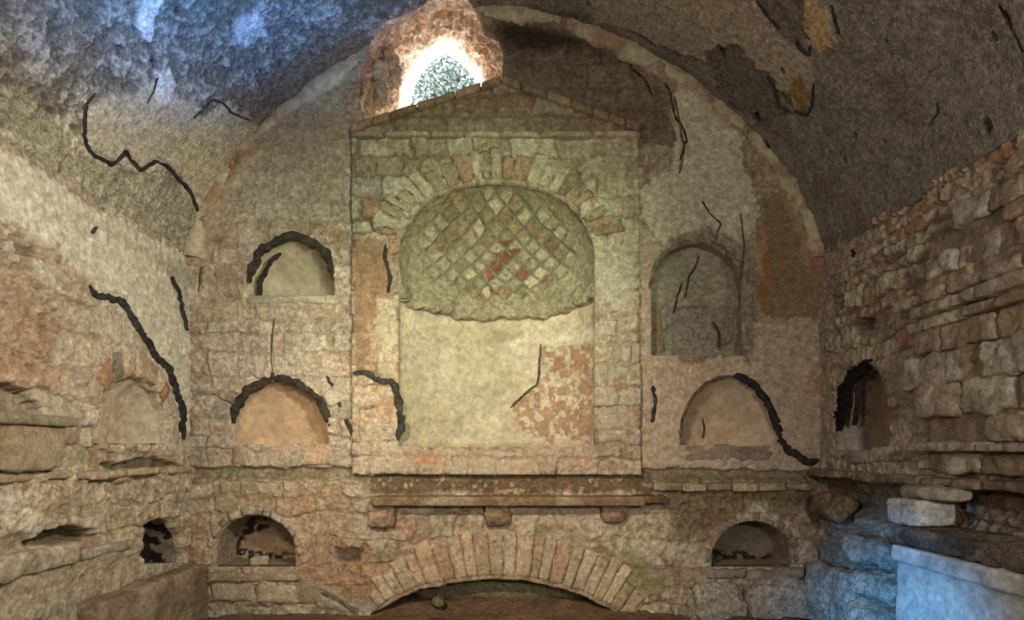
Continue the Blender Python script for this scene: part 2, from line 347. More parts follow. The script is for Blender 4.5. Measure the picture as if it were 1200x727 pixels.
def box_recess(name, frame, out, depth, col, parent, m='weathered_masonry', seed=0, sc=1.03, cen=None, taper=1.0, nz=.006, d0=-.005, black=None):
    o = np.array(out, float); seg = np.linalg.norm(np.roll(o, -1, 0) - o, axis=1); cum = np.concatenate([[0], np.cumsum(seg)]); M = 150
    tt = np.linspace(0, cum[-1], M, endpoint=False); oc = np.vstack([o, o[:1]]); o = np.stack([np.interp(tt, cum, oc[:, 0]), np.interp(tt, cum, oc[:, 1])], -1)
    c = o.mean(0) if cen is None else np.array(cen); n = 16; rows = []
    for i in range(n):
        t = i / (n - 1); P = c + (o - c) * (sc + (taper - sc) * t); rows.append(frame(P[:, 0], P[:, 1], np.full(M, d0 - depth * t)))
    V = np.array(rows).reshape(-1, 3); cw = frame(np.array([c[0]]), np.array([c[1]]), np.array([-depth / 2]))
    dd = cw - V; ax = frame(np.zeros(1), np.zeros(1), np.ones(1)) - frame(np.zeros(1), np.zeros(1), np.zeros(1)); dd = dd - (dd @ ax[0])[:, None] * ax; dd /= np.linalg.norm(dd, axis=1)[:, None] + 1e-9
    V = V + dd * (fbm(V, 9, 4, seed) * nz)[:, None]
    idx = np.arange(n * M).reshape(n, M); nx = np.roll(idx, -1, 1); Fc = np.stack([idx[:-1], nx[:-1], nx[1:], idx[1:]], -1).reshape(-1, 4)
    C = np.array(col) * (1 + .2 * fbm(V, 8, 5, seed + 1) + .1 * fbm(V, 40, 3, seed + 2))[:, None]
    if black is not None:
        k = (fbm(V, 10, 5, seed + 8) > black)[:, None] * (np.repeat(np.linspace(0, 1, n), M) > .12)[:, None]; C = np.where(k, np.array((.02, .018, .016)), C)
    return mesh_obj(name, V, Fc, C, m, parent)
def flat_surf(col, seed=0, nz=.004, paints=(), seams=(), col2=None, freq=6, d=0.0, sf=6):
    def f(W, U, V, PX, PY):
        h = d + fbm(W, freq, 5, seed) * nz + fbm(W, 40, 3, seed + 1) * nz * .4
        C = np.array(col) * (1 + .16 * fbm(W, 5, 5, seed + 2) + .10 * fbm(W, 40, 3, seed + 3))[:, None]
        if col2 is not None:
            k = sm(fbm(W, sf, 5, seed + 4), .05, .45)[:, None]; C = C * (1 - k) + np.array(col2) * k
        return apply_paint(W, PX, PY, h, C, paints, seams, seed)
    return f
def voussoirs(frame, parent, cx, cy, rx0, ry0, rx1, ry1, a0, a1, n, d0, d1, seed, pal=PAL, nz=.005, gap=.12, name='voussoir', split=0):
    rng = np.random.RandomState(seed); w = rng.uniform(.6, 1.3, n); w = w / w.sum() * (a1 - a0); a = a0
    for i in range(n):
        b = a + w[i]; g = w[i] * gap * .5; q = []
        k1 = rng.uniform(.94, 1.05)
        for ang, rx, ry in ((a + g, rx0, ry0), (b - g, rx0, ry0), (b - g, rx1 * k1, ry1 * k1), (a + g, rx1 * k1, ry1 * k1)):
            t = math.radians(ang); q.append((cx + rx * math.cos(t), cy + ry * math.sin(t)))
        c = pal[rng.randint(len(pal))] * rng.uniform(.85, 1.15)
        stone_patch(name, frame, [q[1], q[0], q[3], q[2]], d0, d1 + rng.uniform(-.006, .006), c, parent, seed * 50 + i, n=8, nz=nz)
        a = b

# ------------------------------------------------------------------ vault profile
VA, VB, VC, VZ, VE = 1.995, 1.57, -.048, bz(303), 1.62
YN = -5.2
def vimp(x, z): return (np.abs((x - VC) / VA)) ** VE + (np.abs(np.maximum(z - VZ, 0) / VB)) ** VE
_t = np.linspace(0, math.pi, 4000); _x = VC + VA * np.sign(np.cos(_t)) * np.abs(np.cos(_t)) ** (2 / VE); _z = VZ + VB * np.abs(np.sin(_t)) ** (2 / VE)
_s = np.concatenate([[0], np.cumsum(np.hypot(np.diff(_x), np.diff(_z)))]); VL = _s[-1]
def f_vault(u, v, d):              # u along the arc, v = y
    x = np.interp(u, _s, _x); z = np.interp(u, _s, _z); e = .02
    tx = np.interp(u + e, _s, _x) - np.interp(u - e, _s, _x); tz = np.interp(u + e, _s, _z) - np.interp(u - e, _s, _z); L = np.hypot(tx, tz)
    return np.stack([x - tz / L * d, v, z + tx / L * d], -1)
def m_vault(px, py):
    lo, hi = .2, 9.
    for _ in range(34):
        m_ = (lo + hi) / 2
        x = (px - HX) / F * m_; z = CZ + (HY - py) / F * m_
        if z > VZ: ins = vimp(np.array(x), np.array(z)) < 1
        else: ins = XL < x < XR
        if ins: lo = m_
        else: hi = m_
    x = (px - HX) / F * lo; z = CZ + (HY - py) / F * lo; e = 1e-3
    g = np.array([vimp(np.array(x + e), np.array(z)) - vimp(np.array(x - e), np.array(z)), 0, vimp(np.array(x), np.array(z + e)) - vimp(np.array(x), np.array(z - e))], float); g /= -np.linalg.norm(g) - 1e-9
    return (x, lo - D0, z), tuple(g)

# ------------------------------------------------------------------ opening list (photo outlines)
HOLE = [(418, 95), (428, 72), (436, 50), (446, 28), (470, 16), (492, 4), (520, -4), (548, 2), (562, 20), (566, 36), (584, 44), (590, 64), (588, 96), (560, 125), (500, 150), (440, 158), (428, 138), (421, 118)]
# niches on the end wall: centre x, half width, base y, spring y, top y
N_UL = (342, 50, 348, 332, 279); N_ML = (329, 55, 521, 500, 446); N_MR = (855, 58, 522, 508, 440); N_UR = (817, 54, 417, 342, 284)
N_BL = (300, 48, 664, 645, 604); N_BR = (880, 48, 664, 655, 610)
def bo(nn, e=1.0): cx, hw, b, s, t = nn; return arch_outline(bx(cx), hw / S, bz(b), bz(s), bz(t), e=e)
LEFT_MID = side([(112, 520), (112, 492), (118, 466), (134, 449), (150, 442), (168, 446), (183, 462), (192, 486), (196, 520)], XL)
LEFT_LOW = side([(161, 662), (161, 640), (168, 616), (182, 607), (198, 611), (209, 628), (214, 648), (214, 659)], XL)
RIGHT_MID = side([(982, 528), (982, 490), (987, 455), (1000, 432), (1018, 422), (1034, 432), (1043, 455), (1046, 490), (1046, 540), (1000, 538)], XR)
LOW_ARCH = [(436, 760), (436, 719), (462, 703), (492, 690), (530, 682), (575, 678), (620, 680), (655, 687), (690, 700), (716, 714), (742, 732), (742, 760)]

def cut_back(U, V):
    s = (1 - vimp(U, V)) * .8; s = np.where(V < VZ, .3, s)
    for o in (bo(N_UL), bo(N_ML), bo(N_MR), bo(N_UR), bo(N_BL), bo(N_BR), B(LOW_ARCH)):
        s = np.minimum(s, -sdf_poly(U, V, o))
    s = np.minimum(s, -sdf_poly(U, V, B(HOLE)))
    s = np.minimum(s, -sdf_poly(U, V, B([(425, 550), (425, 165), (585, 108), (738, 165), (738, 550)])))   # the shrine fills this
    return s

# ------------------------------------------------------------------ end wall
G_PAL = np.array([(.47, .43, .33), (.43, .39, .29), (.40, .33, .24), (.51, .47, .36), (.38, .31, .22), (.45, .37, .27), (.42, .27, .18), (.46, .42, .31), (.37, .33, .26), (.49, .45, .35)])
back_paint = [
    dict(p=[(220, 300), (300, 150), (380, 90), (415, 70), (415, 270), (220, 270)], c=(.42, .39, .28), s=.45, soft=30, flat=.2),
    dict(p=[(560, 0), (660, 5), (720, 40), (775, 90), (800, 165), (600, 168), (560, 95)], c=(.15, .10, .06), s=.75, soft=16, flat=0),  # soot stain on brown brick plus missing light, both put into the colour
    dict(p=[(560, 0), (640, 0), (720, 30), (740, 70), (700, 62), (640, 60), (590, 60)], c=(.035, .028, .02), s=.85, soft=12, flat=0),  # darkest part, soot and lack of light painted together into the brick
    dict(p=[(786, 100), (830, 118), (868, 165), (890, 235), (882, 300), (850, 296), (820, 275), (780, 285), (752, 250), (755, 215), (795, 190)], c=(.56, .54, .40), s=.9, dh=.008, flat=.75),
    dict(p=[(750, 285), (770, 285), (768, 350), (775, 400), (800, 425), (866, 420), (888, 372), (962, 372), (966, 552), (750, 552)], c=(.45, .37, .29), s=.85, dh=.006, flat=.7),
    dict(p=[(790, 275), (830, 268), (866, 285), (884, 320), (886, 380), (878, 420), (868, 420), (868, 330), (850, 298), (816, 282), (785, 292)], c=(.30, .25, .19), s=.8, soft=4, dh=.012, rough=.016, flat=.2),
    dict(p=[(866, 270), (892, 280), (892, 372), (870, 410), (862, 330)], c=(.34, .27, .21), s=.8, soft=6, dh=-.01, rough=.01),
    dict(p=[(890, 235), (915, 228), (945, 255), (960, 300), (958, 371), (893, 372), (888, 340), (900, 290)], c=(.23, .165, .10), s=.95, dh=.003, flat=.8),
    dict(p=[(886, 265), (896, 262), (905, 300), (900, 368), (893, 368), (890, 310)], c=(.34, .16, .06), s=.6, soft=3),
    dict(p=[(225, 348), (330, 350), (410, 352), (408, 378), (225, 376)], c=(.50, .40, .29), s=.5, flat=.2),
    dict(p=[(240, 400), (350, 395), (400, 440), (400, 545), (225, 545)], c=(.47, .40, .33), s=.4, soft=20, flat=.1),
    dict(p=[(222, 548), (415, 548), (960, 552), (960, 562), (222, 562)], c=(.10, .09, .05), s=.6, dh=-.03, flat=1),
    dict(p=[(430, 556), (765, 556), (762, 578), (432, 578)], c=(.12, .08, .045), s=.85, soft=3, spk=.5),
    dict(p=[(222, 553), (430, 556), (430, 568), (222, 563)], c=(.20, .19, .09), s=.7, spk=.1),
    dict(p=[(215, 570), (400, 566), (430, 690), (215, 700)], c=(.42, .30, .19), s=.5, soft=18, flat=.1),
    dict(p=[(765, 560), (960, 560), (960, 600), (880, 590), (800, 640), (780, 600)], c=(.15, .115, .06), s=.75, soft=8, dh=-.012, rough=.014),
    dict(p=[(705, 650), (740, 640), (790, 690), (760, 700), (715, 680)], c=(.22, .25, .10), s=.6, spk=0),
    dict(p=[(625, 620), (640, 620), (636, 665), (628, 650)], c=(.22, .25, .10), s=.6, spk=.2),
    dict(p=[(398, 640), (430, 640), (440, 655), (470, 662), (440, 700), (400, 690)], c=(.42, .28, .17), s=.7, dh=-.015, rough=.014),
    dict(p=[(392, 643), (425, 643), (420, 658), (395, 656)], c=(.08, .06, .04), s=.8, dh=-.03),
    dict(p=[(360, 680), (420, 700), (470, 712), (420, 716), (330, 700)], c=(.40, .36, .28), s=.6, dh=.01),
    dict(p=[(560, 595), (745, 590), (745, 618), (560, 616)], c=(.52, .46, .35), s=.6, flat=.2),
]
BS = [([(383, 440), (396, 470), (410, 505), (417, 520)], 5, (.09, .08, .06)), ([(766, 452), (768, 475), (764, 495)], 5, (.07, .07, .07)),
      ([(912, 515), (925, 530), (938, 538), (960, 540)], 9, (.04, .04, .045)), ([(790, 112), (802, 175), (795, 205)], 3, (.2, .17, .12)),
      ([(322, 372), (318, 405), (320, 443)], 2.4, (.14, .11, .08)), ([(306, 157), (312, 165)], 9, (.03, .03, .03)),
      ([(822, 235), (832, 250), (845, 262), (838, 282)], 2.2, (.10, .08, .06)), ([(418, 718), (404, 707), (372, 690), (340, 676)], 4, (.2, .17, .13)),
      ([(868, 250), (872, 290), (868, 330)], 2, (.14, .10, .07)),
      ([(232, 345), (238, 305), (246, 270), (262, 243), (268, 226), (282, 205), (298, 180), (318, 152), (345, 122), (380, 95)], 4, (.20, .13, .07)),
      ([(705, 45), (722, 55), (735, 60), (740, 82), (755, 92), (765, 112)], 3, (.08, .06, .05)), ([(778, 95), (786, 110), (790, 135), (800, 150), (805, 165), (795, 190)], 3, (.09, .07, .05))]
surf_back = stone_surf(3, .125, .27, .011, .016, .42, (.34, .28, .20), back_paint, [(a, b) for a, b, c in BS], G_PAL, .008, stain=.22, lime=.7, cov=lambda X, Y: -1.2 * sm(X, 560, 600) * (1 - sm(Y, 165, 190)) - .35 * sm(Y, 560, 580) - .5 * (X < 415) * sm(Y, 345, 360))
def surf_back2(W, U, V, PX, PY):
    h, C = surf_back(W, U, V, PX, PY)
    low = sm(PY, 552, 566); h = h + low * .022 * (1 - .7 * sm(PX, 430, 440) * (1 - sm(PX, 755, 765)))
    # rubble relief low on the right
    k = sm(PX, 770, 800) * sm(PY, 556, 580); h = h + k * fbm(W, 7, 4, 77) * .018
    # the plaster bead where the wall meets the vault
    r = vimp(U, V); k = sm(r, .885, .93) * (V > VZ - .05); h = h + k * (.018 + .01 * fbm(W, 6, 3, 9))
    cc = np.array((.40, .31, .21)); kk = (k * .55)[:, None]; C = C * (1 - kk) + cc * kk
    k = (sm(fbm(W, 5, 4, 90), .25, .5) * sm(r, .9, .97))[:, None] * .6; C = C * (1 - k) + np.array((.32, .16, .09)) * k
    return h, C
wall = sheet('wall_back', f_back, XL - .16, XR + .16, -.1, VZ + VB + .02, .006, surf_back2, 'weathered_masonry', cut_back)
wall['kind'] = 'structure'; wall['_o'] = [0., 0, 0]
for i, (p, wd, c) in enumerate(BS):
    seam('mortar_seam' if wd > 4 else 'crack', p, wd, m_back_d(.022 if p[0][1] > 600 else 0), wall, c, .005, i)

# ------------------------------------------------------------------ niches on the end wall
def niche(label, frame, loc): return thing('burial_niche', label, 'niche', loc, 'arched burial niches in the walls')
def ring_pts(nn, k=1.06, a0=8, a1=172, n=18):
    cx, hw, b, s, t = nn; o = []
    for i in range(n + 1):
        a = math.radians(a0 + (a1 - a0) * i / n); o.append((cx + hw * k * math.cos(a), s - (s - t) * k * abs(math.sin(a))))
    return o
def bn(nn, depth, col, label, ring_w, a0, a1, seed, paint=None, k=1.0, ringcol=(.07, .062, .048)):
    t = thing('burial_niche', label, 'niche', (bx(nn[0]), 0, bz(nn[2])), 'arched burial niches in the walls')
    dome_recess('recess', f_back, bo(nn), bx(nn[0]), bz(nn[2]), depth, col, t, seed=seed, paint=paint)
    if ring_w: seam('mortar_seam', ring_pts(nn, k, a0, a1), ring_w, m_back_d(.004), t, ringcol, .01, seed)
    return t
t = bn(N_UL, .20, (.44, .40, .28), 'upper left niche of the end wall, smooth lunette under a thick dark mortar arc', 9, 2, 180, 11)
seam('mortar_seam', [(303, 347), (306, 325), (318, 305), (330, 296)], 5, m_back_d(-.008), t, (.05, .045, .035), .008, 5)
stone_patch('sill', f_back, B([(288, 356), (398, 356), (396, 346), (290, 346)]), -.02, .012, (.46, .42, .31), t, 5, n=16)
t = bn(N_ML, .22, (.50, .37, .24), 'left niche just above the ledge, orange-tan plaster lunette under a dark mortar arc', 9, 0, 178, 12, None, 1.03)
voussoirs(f_back, t, bx(329), bz(505), 62 / S, 66 / S, 92 / S, 96 / S, 8, 172, 11, -.02, .006, 14, G_PAL)
stone_patch('sill', f_back, B([(270, 545), (395, 545), (392, 522), (272, 522)]), -.02, .008, (.47, .36, .26), t, 6, n=16)
t = bn(N_MR, .22, (.50, .42, .31), 'right niche above the ledge, pale cracked lunette, dark seam down its right shoulder', 0, 0, 178, 13,
       [dict(p=[(800, 505), (860, 505), (860, 520), (800, 520)], c=(.42, .26, .16), s=.6, spk=-.1), dict(p=[(812, 470), (840, 465), (835, 500), (815, 495)], c=(.38, .26, .17), s=.6, spk=-.25)])
seam('mortar_seam', [(859, 441), (878, 447), (893, 463), (905, 484), (912, 505), (914, 516)], 8, m_back_d(.004), t, (.04, .04, .045), .01, 7)
seam('crack', [(836, 456), (838, 470), (834, 488), (837, 500), (835, 514)], 1.8, lambda x, y: ((bx(x), .19, bz(y)), (0, -1, 0)), t, (.12, .08, .05), .002, 9)
seam('mortar_seam', [(797, 515), (799, 490), (810, 466), (830, 448), (855, 440)], 4, m_back_d(.004), t, (.16, .12, .09), .008, 7)
stone_patch('sill', f_back, B([(800, 541), (905, 541), (912, 522), (798, 522)]), -.02, .012, (.30, .25, .20), t, 8, n=16, nz=.01)
# upper right, deep with a broken inner step
t = thing('burial_niche', 'tall grey niche right of the shrine with a cracked back and rubble lower half', 'niche', (bx(816), 0, bz(416)), 'arched burial niches in the walls')
o = bo(N_UR); box_recess('recess', f_back, o, .16, (.33, .29, .22), t, 'weathered_masonry', 21, cen=(bx(816), bz(350)), taper=.97)
sheet('back_panel', lambda u, v, d: f_back(u, v, d - .12), bx(760), bx(872), bz(420), bz(278), .007,
      flat_surf((.36, .35, .27), 22, .008, [dict(p=[(762, 362), (870, 360), (872, 420), (762, 420)], c=(.31, .29, .25), s=.8, dh=-.03, rough=.02), dict(p=[(762, 362), (776, 362), (780, 410), (770, 412)], c=(.25, .15, .08), s=.6),
                                            dict(p=[(838, 290), (868, 300), (868, 400), (850, 400), (850, 330)], c=(.27, .22, .17), s=.7, dh=.02, rough=.015)]), 'weathered_masonry', None, t)
seam('rim', ring_pts(N_UR, 1.04, 20, 190), 5, m_back_d(.003), t, (.30, .27, .19), .012, 8)
for p in ([(795, 363), (800, 340), (806, 325)], [(808, 345), (814, 318), (822, 305), (826, 292)], [(842, 372), (850, 385), (851, 405)]): seam('crack', p, 2, m_back_d(-.112), t, (.08, .07, .05), .002, 3)
# bottom row, deep
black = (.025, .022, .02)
def deep(nn, label, depth, seed, colback, paint, frame=f_back):
    t = thing('burial_niche', label, 'niche', (bx(nn[0]), 0, bz(nn[2])), 'arched burial niches in the walls')
    box_recess('recess', f_back, bo(nn), depth, (.36, .29, .21), t, 'weathered_masonry', seed, cen=(bx(nn[0]), bz(nn[2])), taper=.98, sc=1.02)
    k = D0 / (D0 + depth)
    sheet('back_panel', lambda u, v, d: f_back(u, v, d - depth + .02), bx(nn[0] - nn[1] * 1.1), bx(nn[0] + nn[1] * 1.1), bz(nn[2] + 4), bz(nn[4] - 4), .006, flat_surf(colback, seed, .006, paint), 'lime_plaster', None, t)
    return t
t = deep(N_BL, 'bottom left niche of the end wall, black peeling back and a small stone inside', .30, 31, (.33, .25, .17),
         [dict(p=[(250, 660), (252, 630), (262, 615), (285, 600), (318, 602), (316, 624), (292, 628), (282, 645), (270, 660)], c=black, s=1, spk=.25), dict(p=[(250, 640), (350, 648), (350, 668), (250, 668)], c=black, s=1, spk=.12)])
voussoirs(f_back, t, bx(300), bz(655), 52 / S, 52 / S, 58 / S, 60 / S, 5, 175, 13, -.02, .042, 33, PAL[[0, 1, 3, 7, 9]] * .85)
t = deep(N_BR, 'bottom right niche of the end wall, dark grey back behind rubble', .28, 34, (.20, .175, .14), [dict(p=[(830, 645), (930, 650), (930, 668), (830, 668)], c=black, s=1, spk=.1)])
voussoirs(f_back, t, bx(880), bz(662), 50 / S, 52 / S, 56 / S, 62 / S, 5, 178, 11, -.02, .042, 35, PAL[[0, 1, 3, 7, 9]] * .6)

# ------------------------------------------------------------------ shrine (aedicule)
A = thing('shrine', 'tall pedimented brick shrine standing out from the middle of the end wall', 'shrine', (bx(582), 0, bz(557)))
ARCH = arch_outline(bx(582), 114 / S, bz(524), bz(305), bz(216), n=40, e=.92)
PED_BASE = 163
fac_paint = [
    dict(p=[(414, 284), (430, 280), (455, 287), (456, 345), (450, 380), (446, 440), (414, 442)], c=(.27, .18, .11), s=.92, dh=.010, flat=.8),
    dict(p=[(440, 352), (456, 350), (468, 380), (466, 445), (444, 440)], c=(.50, .46, .32), s=.8, dh=.006),
    dict(p=[(432, 375), (446, 370), (442, 440), (425, 440)], c=(.47, .37, .25), s=.6, spk=-.05),
    dict(p=[(417, 447), (464, 455), (466, 490), (417, 500)], c=(.45, .29, .18), s=.7, spk=.12),
    dict(p=[(417, 495), (468, 495), (468, 527), (692, 527), (700, 552), (417, 552)], c=(.52, .44, .33), s=.65, flat=.4),
    dict(p=[(486, 532), (515, 530), (518, 545), (486, 545)], c=(.48, .26, .17), s=.7, spk=0),
    dict(p=[(646, 535), (695, 535), (695, 552), (648, 552)], c=(.50, .30, .20), s=.7, spk=-.05),
    dict(p=[(700, 280), (745, 285), (746, 520), (702, 520)], c=(.53, .48, .38), s=.55, flat=.1),
    dict(p=[(700, 310), (745, 312), (740, 360), (702, 358)], c=(.50, .49, .40), s=.6, soft=8),
    dict(p=[(717, 445), (735, 440), (738, 455), (722, 460)], c=(.36, .26, .17), s=.8),
    dict(p=[(695, 200), (745, 205), (744, 270), (700, 260)], c=(.40, .40, .26), s=.3, soft=10, flat=0),
    dict(p=[(415, 168), (745, 168), (745, 200), (415, 200)], c=(.30, .23, .15), s=.35, soft=14, flat=0),
]
FS = [([(417, 441), (432, 440), (442, 446), (462, 450), (466, 462), (470, 480), (469, 517)], 8, (.07, .07, .06)), ([(453, 289), (452, 305), (458, 322), (457, 347)], 5, (.07, .07, .055))]
fd = .045
def cut_fac(U, V): return np.minimum(sdf_poly(U, V, B([(415, 556), (415, PED_BASE), (746, PED_BASE), (749, 556)])), -sdf_poly(U, V, ARCH))
surf_fac = stone_surf(17, .115, .21, .016, .014, -.15, (.24, .19, .13), fac_paint, [(a, b) for a, b, c in FS], G_PAL, .006, lime=.3, gap=.5, stain=.3)
FAC = sheet('facade', lambda u, v, d: f_back(u, v, d + fd), bx(413), bx(751), bz(558), bz(160), .0065, surf_fac, 'weathered_masonry', cut_fac, A, skirt=fd + .01)
for i, (p, wd, c) in enumerate(FS): seam('mortar_seam', p, wd, m_back_d(fd), FAC, c, .008, i)
# tympanum + cornices
tri = [(418, 164), (418, 158), (588, 103), (742, 158), (742, 164)]
tymp = sheet('pediment', lambda u, v, d: f_back(u, v, d + fd), bx(415), bx(746), bz(168), bz(98), .0065,
      stone_surf(23, .10, .2, .012, .012, .1, (.25, .19, .13), [dict(p=[(418, 168), (418, 150), (588, 96), (742, 150), (742, 168)], c=(.19, .13, .08), s=.6, soft=10, flat=0)], (), G_PAL * .85, .006),
      'weathered_masonry', lambda U, V: sdf_poly(U, V, B(tri)), A, skirt=fd)
def strip(name, p0, p1, th, d1, col, seed, n=7, parent=tymp):
    (x0, y0), (x1, y1) = p0, p1; rng = np.random.RandomState(seed); t = np.cumsum(np.concatenate([[0], rng.uniform(.7, 1.3, n)])); t /= t[-1]
    for i in range(n):
        a, b = t[i] + .002, t[i + 1] - .002
        q = [(x0 + (x1 - x0) * a, y0 + (y1 - y0) * a + th), (x0 + (x1 - x0) * b, y0 + (y1 - y0) * b + th), (x0 + (x1 - x0) * b, y0 + (y1 - y0) * b), (x0 + (x1 - x0) * a, y0 + (y1 - y0) * a)]
        stone_patch(name, f_back, B(q), .0, d1 + rng.uniform(-.004, .004), np.array(col) * rng.uniform(.8, 1.2), parent, seed * 9 + i, n=10, nz=.005)
strip('raking_cornice', (414, 153), (588, 97), 9, .085, (.30, .21, .13), 41)
strip('raking_cornice', (588, 97), (748, 153), 9, .085, (.28, .20, .13), 42)
strip('cornice_brick', (414, 161), (748, 161), 6, .080, (.42, .35, .25), 43, 7)
# dark brick patch beside the pediment is wall; arch of the shrine
sheet('cornice_bed', lambda u, v, d: f_back(u, v, d + fd - .004), bx(410), bx(752), bz(166), bz(94), .008, flat_surf((.20, .15, .10), 7, .003), 'weathered_masonry', lambda U, V: sdf_poly(U, V, B([(416, 166), (416, 155), (588, 98.5), (746, 155), (746, 166)])), tymp, skirt=fd)
VP_ = np.array([(.45, .40, .29), (.40, .33, .22), (.50, .44, .33), (.36, .28, .18), (.44, .30, .19), (.34, .29, .19), (.48, .43, .31)])
voussoirs(f_back, FAC, bx(582), bz(300), 117 / S, 86 / S, 150 / S, 118 / S, 12, 168, 25, .02, fd + .020, 44, VP_, gap=.1)
# apse
ax, aw, ad, asp, at_ = bx(582), 116 / S, .34, bz(305), bz(213)
def f_apse(u, v, d):
    ph = u; z = np.minimum(v, asp); ps = np.clip((v - asp) / (at_ - asp), 0, 1) * math.pi / 2
    r = np.cos(ps); x = ax + (aw - d * .9) * np.sin(ph) * r; y = (ad - d) * np.cos(ph) * r ** .9; zz = z + (at_ - asp - d * .5) * np.sin(ps)
    return np.stack([x, y - .035 + 0 * x, zz], -1)
def surf_dome(W, U, V, PX, PY):
    X = W[:, 0] + fbm(W, 7, 3, 61) * .012; Z = W[:, 2] + fbm(W, 7, 3, 62) * .012
    c = .085; a = ((X - bx(581)) + (Z - bz(318))) / 1.414 / c + .5; b = (-(X - bx(581)) + (Z - bz(318))) / 1.414 / c + .5
    ia, ib = np.floor(a), np.floor(b); fa, fb = a - ia, b - ib
    e = np.minimum(np.minimum(fa, 1 - fa), np.minimum(fb, 1 - fb)) * c; r = h3(ia, ib, ia * 0, 5); r2 = h3(ia, ib, ia * 0, 8)
    ce = sm(e, .003, .013 + .004 * fbm(W, 15, 2, 64)); n = fbm(W, 20, 4, 63)
    pal = np.array([(.44, .40, .27), (.36, .31, .20), (.50, .46, .32), (.33, .29, .19), (.40, .30, .19), (.37, .33, .22), (.47, .43, .30), (.32, .24, .16), (.24, .11, .075), (.42, .37, .25)])
    low = sm(PY, 262, 300) * (1 - sm(PX, 640, 662)); r = np.where((r > .78) & (low < .5), r - .5, r)
    nr = sdf_poly(PX, PY, [(566, 300), (610, 290), (606, 345), (575, 350)]) > 0; r = np.where(nr & (r2 > .45), .85, r); nr = sdf_poly(PX, PY, [(495, 300), (520, 296), (520, 330), (498, 330)]) > 0; r = np.where(nr, .7, r)
    C = pal[(r * 9.99).astype(int)] * (.75 + .5 * r2)[:, None] * (1 + .25 * fbm(W, 30, 4, 68))[:, None]; mo = np.array((.25, .24, .17))
    # eroded periphery and plaster edge
    dd = sdf_poly(PX + n * 8, PY + n * 6, [(500, 330), (492, 270), (530, 228), (600, 222), (650, 250), (676, 285), (668, 318), (620, 345), (580, 360), (540, 345)])
    k = sm(dd, -5, 6); kk = (ce * (.25 + .75 * k))[:, None]; C = mo * (1 - kk) + C * kk
    kp = (1 - k)[:, None] * .6; C = C * (1 - kp) + np.array((.42, .39, .27)) * kp * (1 + .2 * n)[:, None]
    h = ce * .015 * (.3 + .7 * k) + (1 - k) * .010 + n * .005 + fbm(W, 8, 4, 66) * .008 * (1 - k) + (r2 - .5) * .008 * k
    h += .045 * sm(PY, 318, 362) + .030 * fbm(W, 9, 4, 67) * sm(PY, 305, 350)
    return h, C
def cut_dome(U, V): return V - (bz(347) - .085 * np.maximum(np.cos(U), 0) + .010 * np.sin(U * 7 + .6) + .007 * np.sin(U * 19 + 1) + .004 * np.sin(U * 43))
dm = sheet('semi_dome', f_apse, -math.pi / 2, math.pi / 2, bz(375), at_, .006, surf_dome, 'weathered_masonry', cut_dome, A, skirt=.05)
dm['label'] = 'half dome faced with a diamond net of small stones'
panel_paint = [dict(p=[(634, 404), (690, 396), (700, 470), (692, 522), (640, 524), (612, 505), (598, 480), (630, 452)], c=(.32, .19, .125), s=.8, spk=.1),
               dict(p=[(636, 402), (690, 398), (690, 430), (655, 440), (637, 430)], c=(.33, .19, .12), s=.6, spk=.3),
               dict(p=[(634, 396), (700, 385), (700, 402), (634, 408)], c=(.60, .56, .44), s=.8, dh=.006),
               dict(p=[(560, 385), (600, 385), (595, 405), (570, 405)], c=(.36, .29, .19), s=.5, soft=6, spk=0),
               dict(p=[(470, 520), (700, 520), (700, 530), (470, 530)], c=(.42, .31, .21), s=.6)]
bp = sheet('back_panel', lambda u, v, d: f_apse(u, v, d - .012 + .06 * np.cos(u) * np.clip((bz(505) - v) / (20 / S), 0, 1) ** 2), -math.pi / 2, math.pi / 2, bz(531), bz(320), .0065, flat_surf((.55, .50, .39), 71, .005, panel_paint, (), (.50, .45, .33)), 'lime_plaster', None, A, skirt=0)
bp['label'] = 'smooth pale plastered back with a flaked reddish corner'
rock('sill', (bx(455), .005, bz(540)), (bx(710), .42, bz(524.5)), (.40, .31, .22), A, 72, 'travertine', .1, .004, 0, 5)
def m_apse(px, py):
    lo, hi = 3.3, 4.6
    for _ in range(30):
        m_ = (lo + hi) / 2; x = (px - HX) / F * m_; y = m_ - D0 + .035
        if ((x - ax) / aw) ** 2 + (max(y, 0) / ad) ** 2 < 1: lo = m_
        else: hi = m_
    x = (px - HX) / F * lo; return (x, lo - D0, CZ + (HY - py) / F * lo), (0, -1, 0)
seam('crack', [(634, 402), (632, 430), (630, 450), (616, 462), (597, 478)], 2.6, m_apse, bp, (.14, .12, .09), .003, 3)

